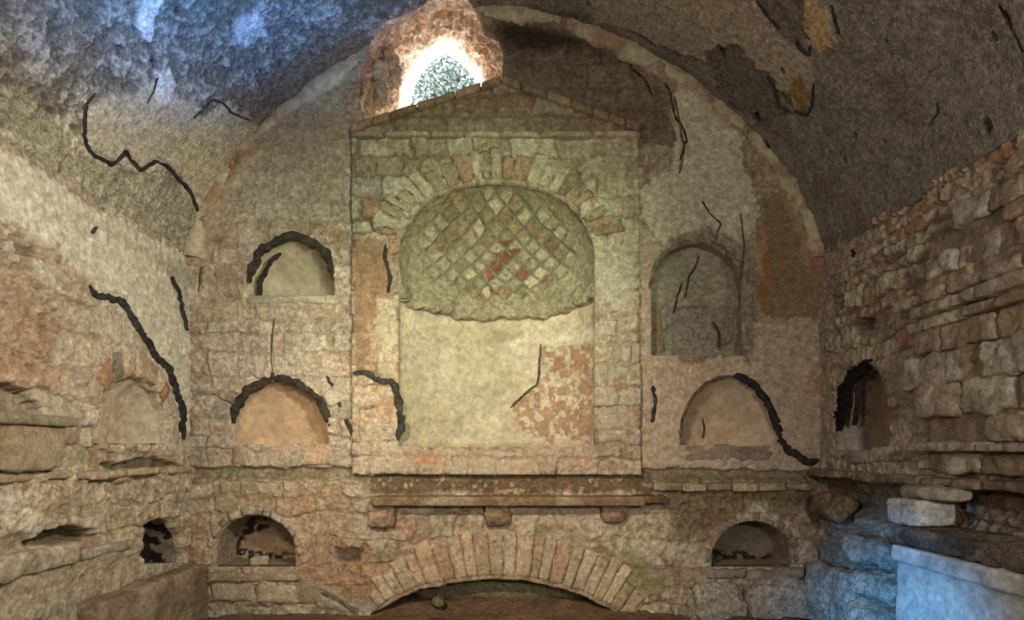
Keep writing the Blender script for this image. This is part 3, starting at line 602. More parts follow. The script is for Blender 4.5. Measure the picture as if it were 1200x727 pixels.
# ------------------------------------------------------------------ side walls
left_paint = [
    dict(p=[(-300, 20), (-10, 172), (60, 215), (225, 306), (222, 520), (214, 500), (198, 450), (160, 380), (104, 334), (60, 285), (20, 265), (-300, 190)], c=(.56, .53, .42), s=.9, dh=.010, flat=.8, rough=.004),
    dict(p=[(120, 262), (150, 285), (190, 300), (225, 318), (221, 388), (212, 350), (198, 322), (165, 300), (125, 278)], c=(.42, .39, .29), s=.8, dh=.004),
    dict(p=[(-20, 300), (60, 320), (140, 372), (200, 470), (190, 520), (60, 500), (-20, 440)], c=(.52, .44, .35), s=.35, soft=20, flat=0),
    dict(p=[(-20, 290), (30, 300), (60, 350), (90, 385), (60, 430), (30, 440), (-20, 450)], c=(.33, .22, .13), s=.6, soft=10, dh=-.02, rough=.02, flat=.2),
    dict(p=[(-60, 448), (20, 452), (48, 470), (58, 490), (-60, 490)], c=(.20, .15, .10), s=.7, dh=-.07, flat=.5),
    dict(p=[(15, 283), (40, 288), (48, 300), (18, 297)], c=(.10, .08, .06), s=.6, dh=-.04),
    dict(p=[(30, 636), (45, 622), (70, 616), (100, 622), (106, 630), (80, 634), (50, 640)], c=(.08, .055, .035), s=.85, dh=-.10, flat=.5),
    dict(p=[(-60, 640), (30, 625), (40, 640), (0, 660), (-60, 665)], c=(.24, .16, .10), s=.6, soft=6, dh=-.03),
    dict(p=[(72, 652), (90, 650), (88, 670), (76, 672)], c=(.22, .20, .10), s=.7, dh=-.04),
    dict(p=[(60, 655), (150, 640), (155, 730), (-60, 760), (-60, 690)], c=(.38, .32, .23), s=.6, soft=10, dh=.012, flat=.4),
    dict(p=[(120, 545), (185, 535), (212, 548), (180, 552), (140, 552)], c=(.07, .055, .03), s=.8, dh=-.05, soft=3),
    dict(p=[(70, 520), (110, 530), (110, 545), (70, 545)], c=(.20, .20, .10), s=.5, spk=0),
]
LS = [([(103, 335), (112, 346), (126, 349), (140, 352), (153, 365), (158, 380), (172, 398), (184, 418), (198, 436), (206, 455), (213, 478), (214, 517)], 8, (.06, .055, .05)), ([(200, 322), (209, 342), (212, 362), (219, 388)], 5, (.06, .055, .05)), ([(107, 274), (112, 266)], 4, (.08, .07, .06))]
def cut_left(U, V): return np.minimum(-sdf_poly(U, V, LEFT_MID), -sdf_poly(U, V, LEFT_LOW))
def side_extra(sgn):
    def f(base):
        def g(W, U, V, PX, PY):
            h, C = base(W, U, V, PX, PY); h = h + .02 * sm(-V, -.93, -.90) * 1.0; return h, C
        return g
    return f
surf_left = side_extra(1)(stone_surf(8, .13, .19, .016, .02, .30, (.38, .29, .20), left_paint, [(a, b) for a, b, c in LS], PAL * 1.03, .008, big=.010, lime=.75, gap=1.6))
wl = sheet('wall_left', f_left, -1.75, .14, -.1, VZ + .03, .006, surf_left, 'weathered_masonry', cut_left)
wl['kind'] = 'structure'; wl['_o'] = [0., 0, 0]
for i, (p, wd, c) in enumerate(LS): seam('mortar_seam', p, wd, m_left, wl, c, .012, i)
o = sheet('wall_left', f_left, YN, -1.75, -.1, VZ + .03, .04, stone_surf(9, .14, .22, .012, .02, .3), 'weathered_masonry', None, wl); o.name = 'rear_stretch'

right_paint = [
    dict(p=[(958, 300), (1020, 262), (1020, 300), (975, 330), (975, 545), (958, 548)], c=(.38, .31, .25), s=.6, dh=.006),
    dict(p=[(1000, 372), (1021, 366), (1022, 382), (1003, 390)], c=(.10, .07, .05), s=.7, dh=-.09, flat=.6),
    dict(p=[(1000, 400), (1090, 420), (1100, 560), (1050, 560), (1045, 450), (1010, 415), (980, 440), (975, 400)], c=(.42, .35, .28), s=.5, soft=12, flat=.3),
    dict(p=[(1160, 240), (1320, 180), (1320, 240), (1170, 275)], c=(.20, .16, .13), s=.7, dh=-.06, flat=.4),
    dict(p=[(955, 560), (1330, 590), (1330, 640), (1040, 615), (960, 590)], c=(.16, .115, .08), s=.75, soft=6, dh=-.05, rough=.02),
    dict(p=[(960, 590), (1045, 615), (1045, 760), (960, 760)], c=(.36, .32, .28), s=.6, soft=8, dh=0, rough=.03, flat=.2),
]
def cut_right(U, V): return -sdf_poly(U, V, RIGHT_MID)
surf_right = stone_surf(12, .10, .22, .020, .022, .12, (.30, .22, .16), right_paint, (), PAL * .98, .010, big=.012, lime=.6, gap=1.4)
wr = sheet('wall_right', f_right, -1.75, .14, -.1, VZ + .03, .006, surf_right, 'weathered_masonry', cut_right)
wr['kind'] = 'structure'; wr['_o'] = [0., 0, 0]
o = sheet('wall_right', f_right, YN, -1.75, -.1, VZ + .03, .04, stone_surf(13, .14, .22, .012, .02, .3), 'weathered_masonry', None, wr); o.name = 'rear_stretch'
seam('crack', [(999, 290), (1001, 302)], 3, m_right, wr, (.06, .05, .04), .01, 4)
wf = sheet('wall_front', lambda u, v, d: np.stack([u, YN + d, v], -1), XL - .1, XR + .1, -.1, VZ + VB + .1, .05, stone_surf(14, .14, .22, .012, .02, .3), 'weathered_masonry', None, None)
wf['kind'] = 'structure'

# niches in the side walls
t = thing('burial_niche', 'half-broken niche high on the left wall with crumbling arch stones', 'niche', (XL, LEFT_MID[0][0] * .5 + LEFT_MID[-1][0] * .5, LEFT_MID[0][1]), 'arched burial niches in the walls')
lc = (LEFT_MID[0][0] + LEFT_MID[-1][0]) / 2
dome_recess('recess', f_left, LEFT_MID, lc, LEFT_MID[0][1] + .004, .16, (.46, .40, .30), t, 'lime_plaster', 51, [dict(p=[(112, 470), (148, 470), (152, 490), (146, 520), (112, 520)], c=(.46, .36, .25), s=.8)], nz=.02)
cu = np.array(LEFT_MID); rng = np.random.RandomState(3)
voussoirs(f_left, t, lc, LEFT_MID[1][1] - .02, (cu[:, 0].max() - cu[:, 0].min()) / 2 * 1.03, cu[:, 1].max() - LEFT_MID[1][1] + .03, (cu[:, 0].max() - cu[:, 0].min()) / 2 * 1.32, (cu[:, 1].max() - LEFT_MID[1][1]) * 1.0 + .17, 12, 168, 9, -.02, .022, 52, PAL)
t = thing('burial_niche', 'small low niche on the left wall by the corner, black flaking inside', 'niche', (XL, LEFT_LOW[0][0], LEFT_LOW[0][1]), 'arched burial niches in the walls')
lc2 = (LEFT_LOW[0][0] + LEFT_LOW[-1][0]) / 2
box_recess('recess', f_left, LEFT_LOW, .24, (.30, .24, .18), t, 'weathered_masonry', 55, cen=(lc2, LEFT_LOW[0][1]), taper=.98, black=-.15)
cu = np.array(LEFT_LOW)
sheet('back_panel', lambda u, v, d: f_left(u, v, d - .2), cu[:, 0].min() - .05, cu[:, 0].max() + .05, cu[:, 1].min() - .03, cu[:, 1].max() + .03, .006,
      lambda W, U, V, PX, PY: (fbm(W, 9, 4, 3) * .006, np.where((fbm(W, 9, 4, 58) > -.08)[:, None], np.array([[.02, .018, .016]]), np.array([[.34, .29, .23]]))), 'lime_plaster', None, t)
t = thing('burial_niche', 'pointed niche in the right wall, tan inside behind thick dark streaks of mortar', 'niche', (XR, RIGHT_MID[0][0], RIGHT_MID[0][1]), 'arched burial niches in the walls')
cu = np.array(RIGHT_MID); rc = (cu[:, 0].min() + cu[:, 0].max()) / 2
box_recess('recess', f_right, RIGHT_MID, .20, (.36, .32, .30), t, 'lime_plaster', 57, cen=(rc, RIGHT_MID[0][1]), taper=.97, nz=.012)
sheet('back_panel', lambda u, v, d: f_right(u, v, d - .17), cu[:, 0].min() - .06, cu[:, 0].max() + .06, cu[:, 1].min() - .04, cu[:, 1].max() + .04, .007,
      flat_surf((.40, .29, .18), 58, .008), 'lime_plaster', None, t)
seam('mortar_seam', [(982, 505), (984, 480), (988, 458), (998, 440), (1012, 428), (1024, 430)], 13, m_right, t, (.022, .02, .02), .016, 3)
seam('mortar_seam', [(1012, 432), (1006, 452), (1004, 475), (1001, 500)], 3, lambda x, y: (lambda p: ((XR + .03, p[0], p[1]), (-1, 0, 0)))(side([(x, y)], XR + .03)[0]), t, (.05, .045, .045), .012, 6)
seam('mortar_seam', [(1020, 424), (1033, 434), (1040, 455), (1045, 478)], 5, m_right, t, (.28, .27, .27), .012, 3)
rq = lambda pts: side(pts, XR)
stone_patch('sill', f_right, rq([(1050, 540), (1000, 545), (1000, 531), (1050, 522)])[::1], -.03, .04, (.44, .38, .32), t, 59, n=14, nz=.012)

# ------------------------------------------------------------------ vault
ceil_paint = [
    dict(p=[(-100, 60), (20, 100), (95, 160), (110, 190), (210, 210), (235, 262), (225, 300), (60, 210), (-100, 140)], c=(.42, .39, .28), s=.7, soft=8, rough=.008, flat=.1),
    dict(p=[(60, 120), (100, 95), (100, 175), (140, 200), (120, 215), (70, 160)], c=(.56, .53, .44), s=.6, spk=-.1),
    dict(p=[(120, 120), (180, 90), (235, 140), (300, 145), (255, 215), (232, 262), (205, 200), (165, 200), (135, 192), (100, 178), (104, 130)], c=(.46, .42, .34), s=.9, dh=.014, flat=.95),
    dict(p=[(225, 140), (262, 118), (300, 142), (262, 215), (240, 250), (205, 195), (190, 190)], c=(.54, .50, .37), s=.85, dh=.006, flat=.9),
    dict(p=[(163, 0), (190, -10), (184, 30), (176, 48), (164, 40)], c=(.70, .68, .66), s=1, dh=.012, flat=.9),
    dict(p=[(182, 85), (200, 78), (206, 100), (190, 125), (178, 110)], c=(.66, .64, .60), s=.9, dh=.010, flat=.9),
    dict(p=[(268, 22), (300, 15), (310, 40), (285, 55), (268, 45)], c=(.66, .64, .62), s=.75, soft=4),
    dict(p=[(255, 118), (330, 85), (420, 40), (430, 64), (330, 130), (300, 142)], c=(.24, .17, .11), s=.7, soft=9, flat=.2),
    dict(p=[(690, 22), (700, -30), (900, -40), (930, 10), (948, 60), (955, 100), (930, 125), (905, 95), (850, 52), (828, 70), (800, 60)], c=(.40, .33, .26), s=.9, dh=.014, flat=.85),
    dict(p=[(828, 62), (845, 50), (870, 55), (900, 90), (925, 130), (900, 150), (870, 135), (838, 105)], c=(.19, .165, .14), s=.9, dh=-.004, rough=.006),
    dict(p=[(870, -20), (930, -20), (948, 40), (944, 64), (928, 45), (905, 30)], c=(.19, .165, .14), s=.9, dh=-.004, rough=.006),
    dict(p=[(933, -20), (950, -10), (972, 25), (979, 58), (962, 62), (945, 30)], c=(.50, .36, .20), s=1, dh=.004, flat=.9),
    dict(p=[(938, 86), (952, 113), (946, 133), (921, 112)], c=(.27, .17, .08), s=1, dh=.006, flat=.9, soft=1),
    dict(p=[(575, 5), (690, 15), (700, 40), (640, 12), (560, 14)], c=(.10, .08, .06), s=.7, soft=5),
]
for (x, y, r) in ((210, 17, 4), (258, 70, 4), (243, 88, 3), (182, 76, 4), (141, 58, 4), (846, 62, 5), (1161, 147, 8), (1163, 44, 5), (1181, 20, 7), (886, 139, 6), (1003, 160, 3), (1038, 166, 2), (1040, 48, 2), (990, 188, 3), (918, 83, 3)):
    ceil_paint.append(dict(p=[(x - r * .8, y - r * .5), (x, y - r * 1.3), (x + r * .8, y + r * .2), (x + r * .3, y + r * 1.2), (x - r * .7, y + r * .7)], c=(.05, .035, .025), s=.9, dh=-.05, soft=1.5, flat=.5))
CS = [([(112, 108), (101, 122), (98, 150), (101, 172), (112, 185), (134, 193), (147, 178), (165, 201), (183, 187), (197, 195), (206, 207), (226, 228), (231, 245), (235, 258)], 5, (.06, .05, .05)),
      ([(226, 139), (248, 116), (262, 120), (270, 132), (294, 141)], 3, (.10, .08, .06)), ([(886, 0), (905, 24), (914, 34)], 3, (.07, .06, .06)), ([(932, 46), (938, 58), (948, 65), (952, 52)], 5, (.07, .07, .08)),
      ([(898, 88), (908, 104), (914, 124), (926, 130)], 3.5, (.07, .07, .08)), ([(930, 130), (945, 136), (952, 126), (955, 98)], 4, (.07, .07, .08)), ([(896, 162), (903, 178), (910, 190), (915, 210)], 4, (.08, .08, .08)),
      ([(975, 5), (981, 30), (984, 40)], 3, (.07, .06, .06)), ([(1098, 118), (1100, 132), (1088, 148)], 2, (.08, .07, .06)), ([(1172, 6), (1186, 28), (1200, 62)], 3, (.06, .05, .05)), ([(184, 90), (180, 105), (172, 122)], 3, (.09, .08, .07))]
def surf_vault(W, U, V, PX, PY):
    n1 = fbm(W, 3, 4, 81); n2 = fbm(W, 14, 5, 82, .6); n3 = fbm(W, 40, 4, 83, .6)
    lft = sm(-W[:, 0], -.2, .7); n2 = n2 * (.55 + .6 * lft); n3 = n3 * (.6 + .55 * lft)
    h = n1 * .02 + n2 * (.005 + .010 * lft) + n3 * (.003 + .0045 * lft)
    C = (np.array((.25, .225, .19)) * lft[:, None] + np.array((.27, .245, .215)) * (1 - lft[:, None])) * (1 + .28 * n2 + .25 * n3)[:, None]
    k = (sm(n2 + .9 * n3, .15, .5) * lft)[:, None] * .6; C = C * (1 - k) + np.array((.54, .51, .46)) * k
    k = sm(fbm(W, 5, 5, 85), .2, .6)[:, None] * .45; C = C * (1 - k) + np.array((.22, .16, .11)) * k
    h, C = apply_paint(W, PX, PY, h, C, ceil_paint, [(a, b) for a, b, c in CS], 84)
    return h, C
def cut_vault(U, V):
    W = f_vault(U, V, U * 0); PX, PY = proj(W); s = -sdf_poly(PX, PY, HOLE) / S
    return np.where(W[:, 1] > -1.5, s, .5)
vt = sheet('ceiling', f_vault, 0, VL, -2.15, .10, .0068, surf_vault, 'rough_tufa', cut_vault)
vt['kind'] = 'structure'; vt['_o'] = [0., 0, 0]
o = sheet('rear_stretch', f_vault, 0, VL, YN, -2.15, .05, surf_vault, 'rough_tufa', None, vt)
for i, (p, wd, c) in enumerate(CS): seam('mortar_seam' if wd > 3.2 else 'crack', p, wd, m_vault, vt, c, .006, i)

# ------------------------------------------------------------------ light shaft broken through the vault
SH = thing('light_shaft', 'ragged sunlit hole broken through vault and wall above the shrine pediment', 'hole', (bx(505), 0, bz(150)))
M = 200
def resamp(pts, M):
    o = np.array(pts + [pts[0]], float); seg = np.linalg.norm(np.diff(o, axis=0), axis=1); cum = np.concatenate([[0], np.cumsum(seg)]); t = np.linspace(0, cum[-1], M, endpoint=False)
    return np.stack([np.interp(t, cum, o[:, 0]), np.interp(t, cum, o[:, 1])], -1)
mouth = resamp(HOLE, M); cm = np.array([505., 80.]); mouth = cm + (mouth - cm) * 1.04
EXIT = [(481, 118), (486, 100), (494, 84), (507, 72), (520, 62), (532, 68), (546, 80), (556, 92), (566, 106), (568, 150), (525, 190), (492, 185), (478, 150)]  # unseen lower edge stretched downward to let extra skylight into the shaft
# align the exit ring by angle
ex = resamp(EXIT, 600); ce = np.array([520., 100.]); an = np.arctan2(ex[:, 1] - ce[1], ex[:, 0] - ce[0]); rr = np.hypot(*(ex - ce).T); od = np.argsort(an)
am = np.arctan2(mouth[:, 1] - cm[1], mouth[:, 0] - cm[0]); re = np.interp(am, an[od], rr[od], period=2 * math.pi)
exi = ce + np.stack([np.cos(am), np.sin(am)], -1) * re[:, None]
P0 = []
for x, y in mouth:
    p, nn = m_vault(x, y)
    if p[1] > 0: dp = D0; p = ((x - HX) / F * dp, 0., CZ + (HY - y) / F * dp)
    d = np.array(p) - np.array([0, -D0, CZ]); P0.append(np.array(p) + d / np.linalg.norm(d) * .05)
P0 = np.array(P0); dpe = 5.0; P1 = np.stack([(exi[:, 0] - HX) / F * dpe, np.full(M, dpe - D0), CZ + (HY - exi[:, 1]) / F * dpe], -1)
nr_ = 60; tt = np.linspace(0, 1, nr_)[:, None, None]
V = P0[None] * (1 - tt) + P1[None] * tt; cen = V.mean(1, keepdims=True); rad = V - cen; bul = np.sin(np.pi * tt) * .06
V = V + rad * bul; V = V.reshape(-1, 3); rd = (rad / (np.linalg.norm(rad, axis=2, keepdims=True) + 1e-9)).reshape(-1, 3)
lf = np.repeat(np.sin(np.pi * np.clip(np.linspace(0, 1, nr_) * 1.1 + .05, 0, 1)), M)
V = V + rd * ((np.abs(fbm(V, 5, 5, 91, .6)) * .13 - .05 + fbm(V, 20, 4, 92) * .02) * lf)[:, None]
idx = np.arange(nr_ * M).reshape(nr_, M); nx = np.roll(idx, -1, 1); Fc = np.stack([idx[:-1], nx[:-1], nx[1:], idx[1:]], -1).reshape(-1, 4)
C = np.array((.68, .50, .36)) * (1 + .5 * fbm(V, 8, 5, 93) + .25 * fbm(V, 30, 4, 94))[:, None]
k = sm(fbm(V, 6, 4, 95), .25, .6)[:, None] * .5; C = C * (1 - k) + np.array((.55, .50, .43)) * k
mesh_obj('shaft_wall', V, Fc, C, 'rough_tufa', SH)
for i, (x, y, dp, sx, sy) in enumerate(((446, 98, 3.98, .05, .13), (430, 112, 3.9, .035, .12), (462, 82, 4.15, .05, .10), (452, 60, 4.05, .05, .05))):
    c = np.array([(x - HX) / F * dp, dp - D0, CZ + (HY - y) / F * dp]); hs = np.array([sx, .06, sy])
    rock('broken_rock', c - hs, c + hs, (.50, .36, .25) if i % 2 else (.52, .47, .40), SH, 200 + i, 'rough_tufa', .45, .03, .3 * i, 9, 0, 9)
# tree outside
TR = thing('tree', 'pale overexposed green tree seen through the hole in the vault', 'tree', (-.7, 5.0, 2.5))
rng = np.random.RandomState(5); V = []; Fc = []
n = 7000; c = np.stack([rng.normal(-.95, .30, n), rng.normal(5.2, .4, n), rng.normal(6.25, .32, n)], -1)
for i in range(n):
    a = rng.normal(0, 1, 3); a /= np.linalg.norm(a); b = np.cross(a, rng.normal(0, 1, 3)); b /= np.linalg.norm(b); k = len(V)
    V += [c[i] - a * .035, c[i] + b * .02, c[i] + a * .035, c[i] - b * .02]; Fc.append((k, k + 1, k + 2, k + 3))
mesh_obj('foliage', V, Fc, (.06, .072, .06), 'leaf', TR)
def tube(name, pts, rad, col, parent, m):
    pts = np.array(pts, float); V = []; k = 10
    for i, p in enumerate(pts):
        for j in range(k):
            a = 2 * math.pi * j / k; V.append(p + np.array([math.cos(a), math.sin(a), 0]) * rad[i])
    n = len(pts); idx = np.arange(n * k).reshape(n, k); nx = np.roll(idx, -1, 1); return mesh_obj(name, V, np.stack([idx[:-1], nx[:-1], nx[1:], idx[1:]], -1).reshape(-1, 4), col, m, parent)
tube('trunk', [(-.7, 5.2, 2.5), (-.72, 5.2, 3.5), (-.78, 5.2, 4.5), (-.9, 5.2, 6.3)], [.12, .10, .08, .03], (.2, .15, .1), TR, 'leaf')

# plaster bead along the meeting of vault and end wall
nb, kb = 900, 12; uu = np.linspace(.0, VL, nb); cx_ = f_vault(uu, uu * 0, uu * 0); inn = f_vault(uu, uu * 0, uu * 0 + 1) - cx_
nzb = fbm(cx_, 4, 4, 111); rb = .044 * (1 + .6 * nzb); V = []
for j in range(kb):
    a = math.pi * (j / (kb - 1)); V.append(cx_ + inn * (rb * (.6 - 1.2 * math.cos(a)))[:, None] - np.array([0, 1, 0])[None] * (rb * math.sin(a) ** .6 * .9 + .004)[:, None])
V = np.array(V).reshape(-1, 3); V = V + fbm(V, 16, 4, 112)[:, None] * np.array([.008, -.008, .008]); idx = np.arange(nb * kb).reshape(kb, nb)
Fc = np.stack([idx[:-1, :-1], idx[:-1, 1:], idx[1:, 1:], idx[1:, :-1]], -1).reshape(-1, 4); PX, PY = proj(V); out = sdf_poly(PX, PY, HOLE) < 1; Fc = Fc[out[Fc].all(1)]
C = np.array((.50, .44, .31)) * (1 + .2 * fbm(V, 20, 4, 113))[:, None]; k = sm(fbm(V, 5, 4, 114), .0, .3)[:, None] * .7; C = C * (1 - k) + np.array((.34, .20, .12)) * k
tr = mesh_obj('trim_1', V, Fc, C, 'lime_plaster'); tr['kind'] = 'structure'

# ------------------------------------------------------------------ shelf, corbels and lower arch
SHF = thing('stone_shelf', 'long thin dark-stained stone shelf across the wall under the shrine', 'shelf', (bx(598), -.08, bz(588)))
zt = bz(577)
rock('slab', (bx(436) + .03, -.155, zt - .075), (bx(757) - .03, .03, zt - .018), (.25, .18, .11), SHF, 301, 'travertine', .16, .006, 0, 7, 0, 6, (.34, .30, .20))
rock('broken_end', (bx(742), -.13, zt - .06), (bx(775), .03, zt - .015), (.17, .11, .07), SHF, 302, 'travertine', .2, .012, .1, 7)
for i, (x, w_, cc, lb) in enumerate(((450, 30, (.36, .28, .20), 'square stone corbel under the left end of the long shelf'), (583, 26, (.30, .23, .15), 'rough crumbling corbel under the middle of the long shelf'), (718, 28, (.27, .19, .13), 'brown broken corbel under the right end of the long shelf'))):
    k = thing('corbel', lb, 'corbel', (bx(x), 0, bz(617)), 'corbels under the long shelf')
    rock('bracket', (bx(x - w_ / 2), -.085, bz(617 - 2 * i)), (bx(x + w_ / 2), .03, bz(590)), cc, k, 310 + i, 'travertine', .28 + .08 * (i > 0), .008 + .006 * (i == 1), 0, 10)
    rock('cap', (bx(x - w_ / 2) - .004, -.095, bz(599)), (bx(x + w_ / 2) + .004, .03, bz(589)), np.array(cc) * .9, k, 320 + i, 'travertine', .25, .005, 0, 8)
S2 = thing('broken_shelf', 'thin pale broken stone course running right of the long shelf above the rubble', 'shelf', (bx(860), -.05, bz(578)))
rng = np.random.RandomState(31); x = 762
while x < 948:
    w_ = rng.uniform(26, 52); x1 = min(x + w_, 955); rock('slab', (bx(x) + .003, -.055 - rng.uniform(0, .03), bz(575) + rng.uniform(-.006, .004)), (bx(x1), .03, bz(566) + rng.uniform(-.004, .006)), np.array((.44, .37, .26)) * rng.uniform(.55, 1.1), S2, 330 + int(x), 'travertine', .25, .007, 0, 7); x = x1
LA = thing('relieving_arch', 'broad low stone arch of radial blocks at the foot of the end wall', 'arch', (bx(590), 0, 0))
# radial stones: centre far below, outer ends at the row under the shelf
cxA, cyA = 592, 905
def arch_r(a, r): return (bx(cxA + r * math.sin(math.radians(a))), bz(cyA - r * math.cos(math.radians(a))))
rng = np.random.RandomState(9); a = -40.0; i = 0
LP = np.array([(.52, .44, .32), (.50, .41, .29), (.46, .37, .25), (.55, .48, .36), (.44, .33, .22), (.50, .38, .27)])
while a < 39:
    wv = rng.uniform(2.6, 4.4); b = min(a + wv, 39); m_ = (a + b) / 2
    rin = 226 if abs(m_) < 26 else 226 + 0 * abs(m_)
    def inner(an):
        # intersection with the intrados polyline
        for r in np.arange(150, 300, 1.0):
            x = cxA + r * math.sin(math.radians(an)); y = cyA - r * math.cos(math.radians(an))
            yy = np.interp(x, [p[0] for p in LOW_ARCH[1:-1]], [p[1] for p in LOW_ARCH[1:-1]])
            if y < yy - 3: return r
        return 226
    r0a, r0b = inner(a + .2), inner(b - .2); out = (905 - 622) * 1.0 + rng.uniform(-6, 4); out = out if abs(m_) < 24 else out - (abs(m_) - 24) * 1.6 + rng.uniform(-6, 6)
    col = LP[rng.randint(6)] * rng.uniform(.85, 1.1)
    if out > r0a + 15: stone_patch('voussoir', f_back, [arch_r(a + .1, r0a), arch_r(b - .1, r0b), arch_r(b - .1, out), arch_r(a + .1, out)], -.12, .034 + rng.uniform(-.006, .008), col, LA, 400 + i, n=12, nz=.007)
    a = b; i += 1
# arch lip
seam('intrados_edge', [(x, y - 2) for x, y in LOW_ARCH[1:-1]], 5, m_back_d(.03), LA, (.42, .34, .24), .016, 5, .15)
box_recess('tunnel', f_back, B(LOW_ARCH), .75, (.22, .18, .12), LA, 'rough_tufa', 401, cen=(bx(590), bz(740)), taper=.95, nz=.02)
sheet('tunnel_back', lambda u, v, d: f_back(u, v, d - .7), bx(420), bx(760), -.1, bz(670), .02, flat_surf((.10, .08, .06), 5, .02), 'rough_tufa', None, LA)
ms = rock('mossy_stone', (bx(478), .16, bz(716)), (bx(728), .42, bz(676)), (.20, .17, .11), None, 402, 'rough_tufa', .42, .014, 0, 14, 0, 5, (.24, .25, .13))
tag(ms, 'long green-mottled mossy slab lying inside the low arch', 'stone')
for i, (x, y, r, lb) in enumerate(((513, 706, .022, 'small mossy pebble at the left mouth of the low arch'), (622, 714, .018, 'small green lump on the soil before the mossy slab'))):
    tag(rock('pebble', (bx(x) - r, -.02 + .06 * i, bz(y) - r * .9), (bx(x) + r * 1.2, .05 + .06 * i, bz(y) + r * .8), (.20, .18, .12), None, 410 + i, 'rough_tufa', .45, .012, .2), lb, 'stone')
st = rock('loose_stone', (bx(289), .03, bz(667)), (bx(310), .10, bz(654)), (.44, .37, .28), None, 415, 'travertine', .4, .006, .3)
tag(st, 'small pale stone lying on the floor of the bottom left niche', 'stone')
# step of blocks under the bottom left niche
BK = thing('stone_step', 'low step of pale rounded blocks below the bottom left niche', 'step', (bx(300), -.05, 0))
for i, (x0, x1, y0, y1, dd) in enumerate(((244, 292, 670, 681, .06), (280, 352, 671, 680, .055), (250, 300, 683, 704, .05), (302, 352, 684, 706, .05), (330, 380, 680, 708, .04))):
    stone_patch('block', f_back, B([(x0, y1), (x1, y1), (x1, y0), (x0, y0)]), -.02, dd, np.array((.50, .42, .30)) * (.7 + .1 * (i % 4)), BK, 420 + i, n=14, nz=.008, rnd=.02)

# ------------------------------------------------------------------ left side masonry
def slabrow(name, label, cat, ys, x0, x1, z0, z1, col, seed, nz=.012, group=None, m='travertine'):
    t = thing(name, label, cat, ((x0 + x1) / 2, sum(ys[:2]) / 2, z0), group); rng = np.random.RandomState(seed)
    for i, (a, b) in enumerate(zip(ys[:-1], ys[1:])):
        rock('slab', (x0, a + .004, z0 + rng.uniform(-.008, .004)), (x1 + (rng.uniform(-.03, .015) if x1 < 0 else 0), b - .004, z1 + rng.uniform(-.012, .006)) if x1 < 0 else (x1, b - .004, z1 + rng.uniform(-.012, .006)), np.array(col) * rng.uniform(.75, 1.15), t, seed * 7 + i, m, .3, nz, 0, 7)
    return t
slabrow('ledge', 'worn projecting ledge running along the left wall at mid height', 'ledge', [-1.75, -1.35, -1.02, -.66, -.38, -.02], XL - .03, XL + .06, .885, .925, (.40, .32, .22), 61)
rock_p = thing('pier_stub', 'brown eroded stub of a moulded pier on the left wall ledge at the photo edge', 'pier', (XL, -1.4, .95))
rock('shaft', (XL - .03, -1.74, .935), (XL + .07, -1.13, 1.13), (.30, .22, .14), rock_p, 501, 'weathered_masonry', .18, .012, 0, 12, 0, 8, (.38, .30, .21))
rock('moulding', (XL - .03, -1.74, 1.12), (XL + .10, -1.10, 1.165), (.26, .22, .15), rock_p, 502, 'weathered_masonry', .3, .008, 0, 8)
b = rock('low_bench', (XL - .02, -1.02, -.06), (-1.895, .0, .315), (.27, .20, .13), None, 505, 'weathered_masonry', .14, .014, 0, 14, 0, 5, (.36, .29, .20)); tag(b, 'low brown earthen bench in the left corner below the small black niche', 'bench')
b = rock('sloping_slab', (XL - .02, -1.74, .50), (XL + .07, -1.02, .60), (.42, .36, .27), None, 506, 'travertine', .3, .014, 0, 9); tag(b, 'long grey slab projecting from the lower left wall below the dark slot', 'slab')
b = rock('projecting_slab', (XL - .02, -1.0, .50), (XL + .05, -.62, .555), (.36, .32, .26), None, 507, 'travertine', .3, .012, 0, 9); tag(b, 'shorter grey slab in the lower left wall left of the small niche', 'slab')

# ------------------------------------------------------------------ right side masonry
PR = thing('ruined_pier', 'projecting ruined pier of stacked stones and bricks on the right wall', 'pier', (XR, -1.3, .93)); rng = np.random.RandomState(21)
z = .925; i = 0; RP = np.array([(.46, .41, .34), (.38, .32, .25), (.42, .37, .31), (.52, .47, .40), (.34, .25, .17), (.40, .34, .28)])
while z < 2.02:
    hh = rng.choice([.04, .085, .12, .10, .07, .14]); thin = hh < .05; y = -.98 + rng.uniform(-.10, .06); prj = .075 + (.05 if thin else 0) + rng.uniform(-.02, .02)
    if z > 1.65: y -= (z - 1.65) * .8
    while y > -1.74:
        ww = rng.uniform(.09, .30) * (1.7 if thin else 1); y0 = max(y - ww, -1.76); back = rng.uniform(-.02, .05)
        if not (1.60 < z < 1.72): rock('stone_block', (XR - max(prj - back, .03), y0 + .001, z - .002 + rng.uniform(-.006, .006)), (XR + .03, y - .001, z + hh + rng.uniform(-.012, .004)), RP[rng.randint(6)] * rng.uniform(.85, 1.15), PR, 600 + i, 'weathered_masonry', rng.uniform(.10, .22), .013, 0, 9, 0, 11, (.33, .25, .18) if rng.rand() < .5 else (.56, .52, .44))
        else: rock('ledge_slab', (XR - .15, y0 + .001, z), (XR + .03, y - .001, z + .05), RP[1], PR, 600 + i, 'weathered_masonry', .3, .014, 0, 8, 0, 8)
        y = y0; i += 1
    z += .055 if 1.60 < z < 1.72 else hh
rock('core', (XR - .045, -1.76, .93), (XR + .03, -1.04, 1.98), (.30, .23, .17), PR, 699, 'weathered_masonry', .1, .02, 0, 10)
slabrow('ledge', 'broken dark ledge slabs running along the right wall at mid height', 'ledge', [-1.75, -1.4, -1.05, -.8, -.5, -.22, .0], XR - .10, XR + .03, .86, .905, (.30, .23, .17), 63, .014)
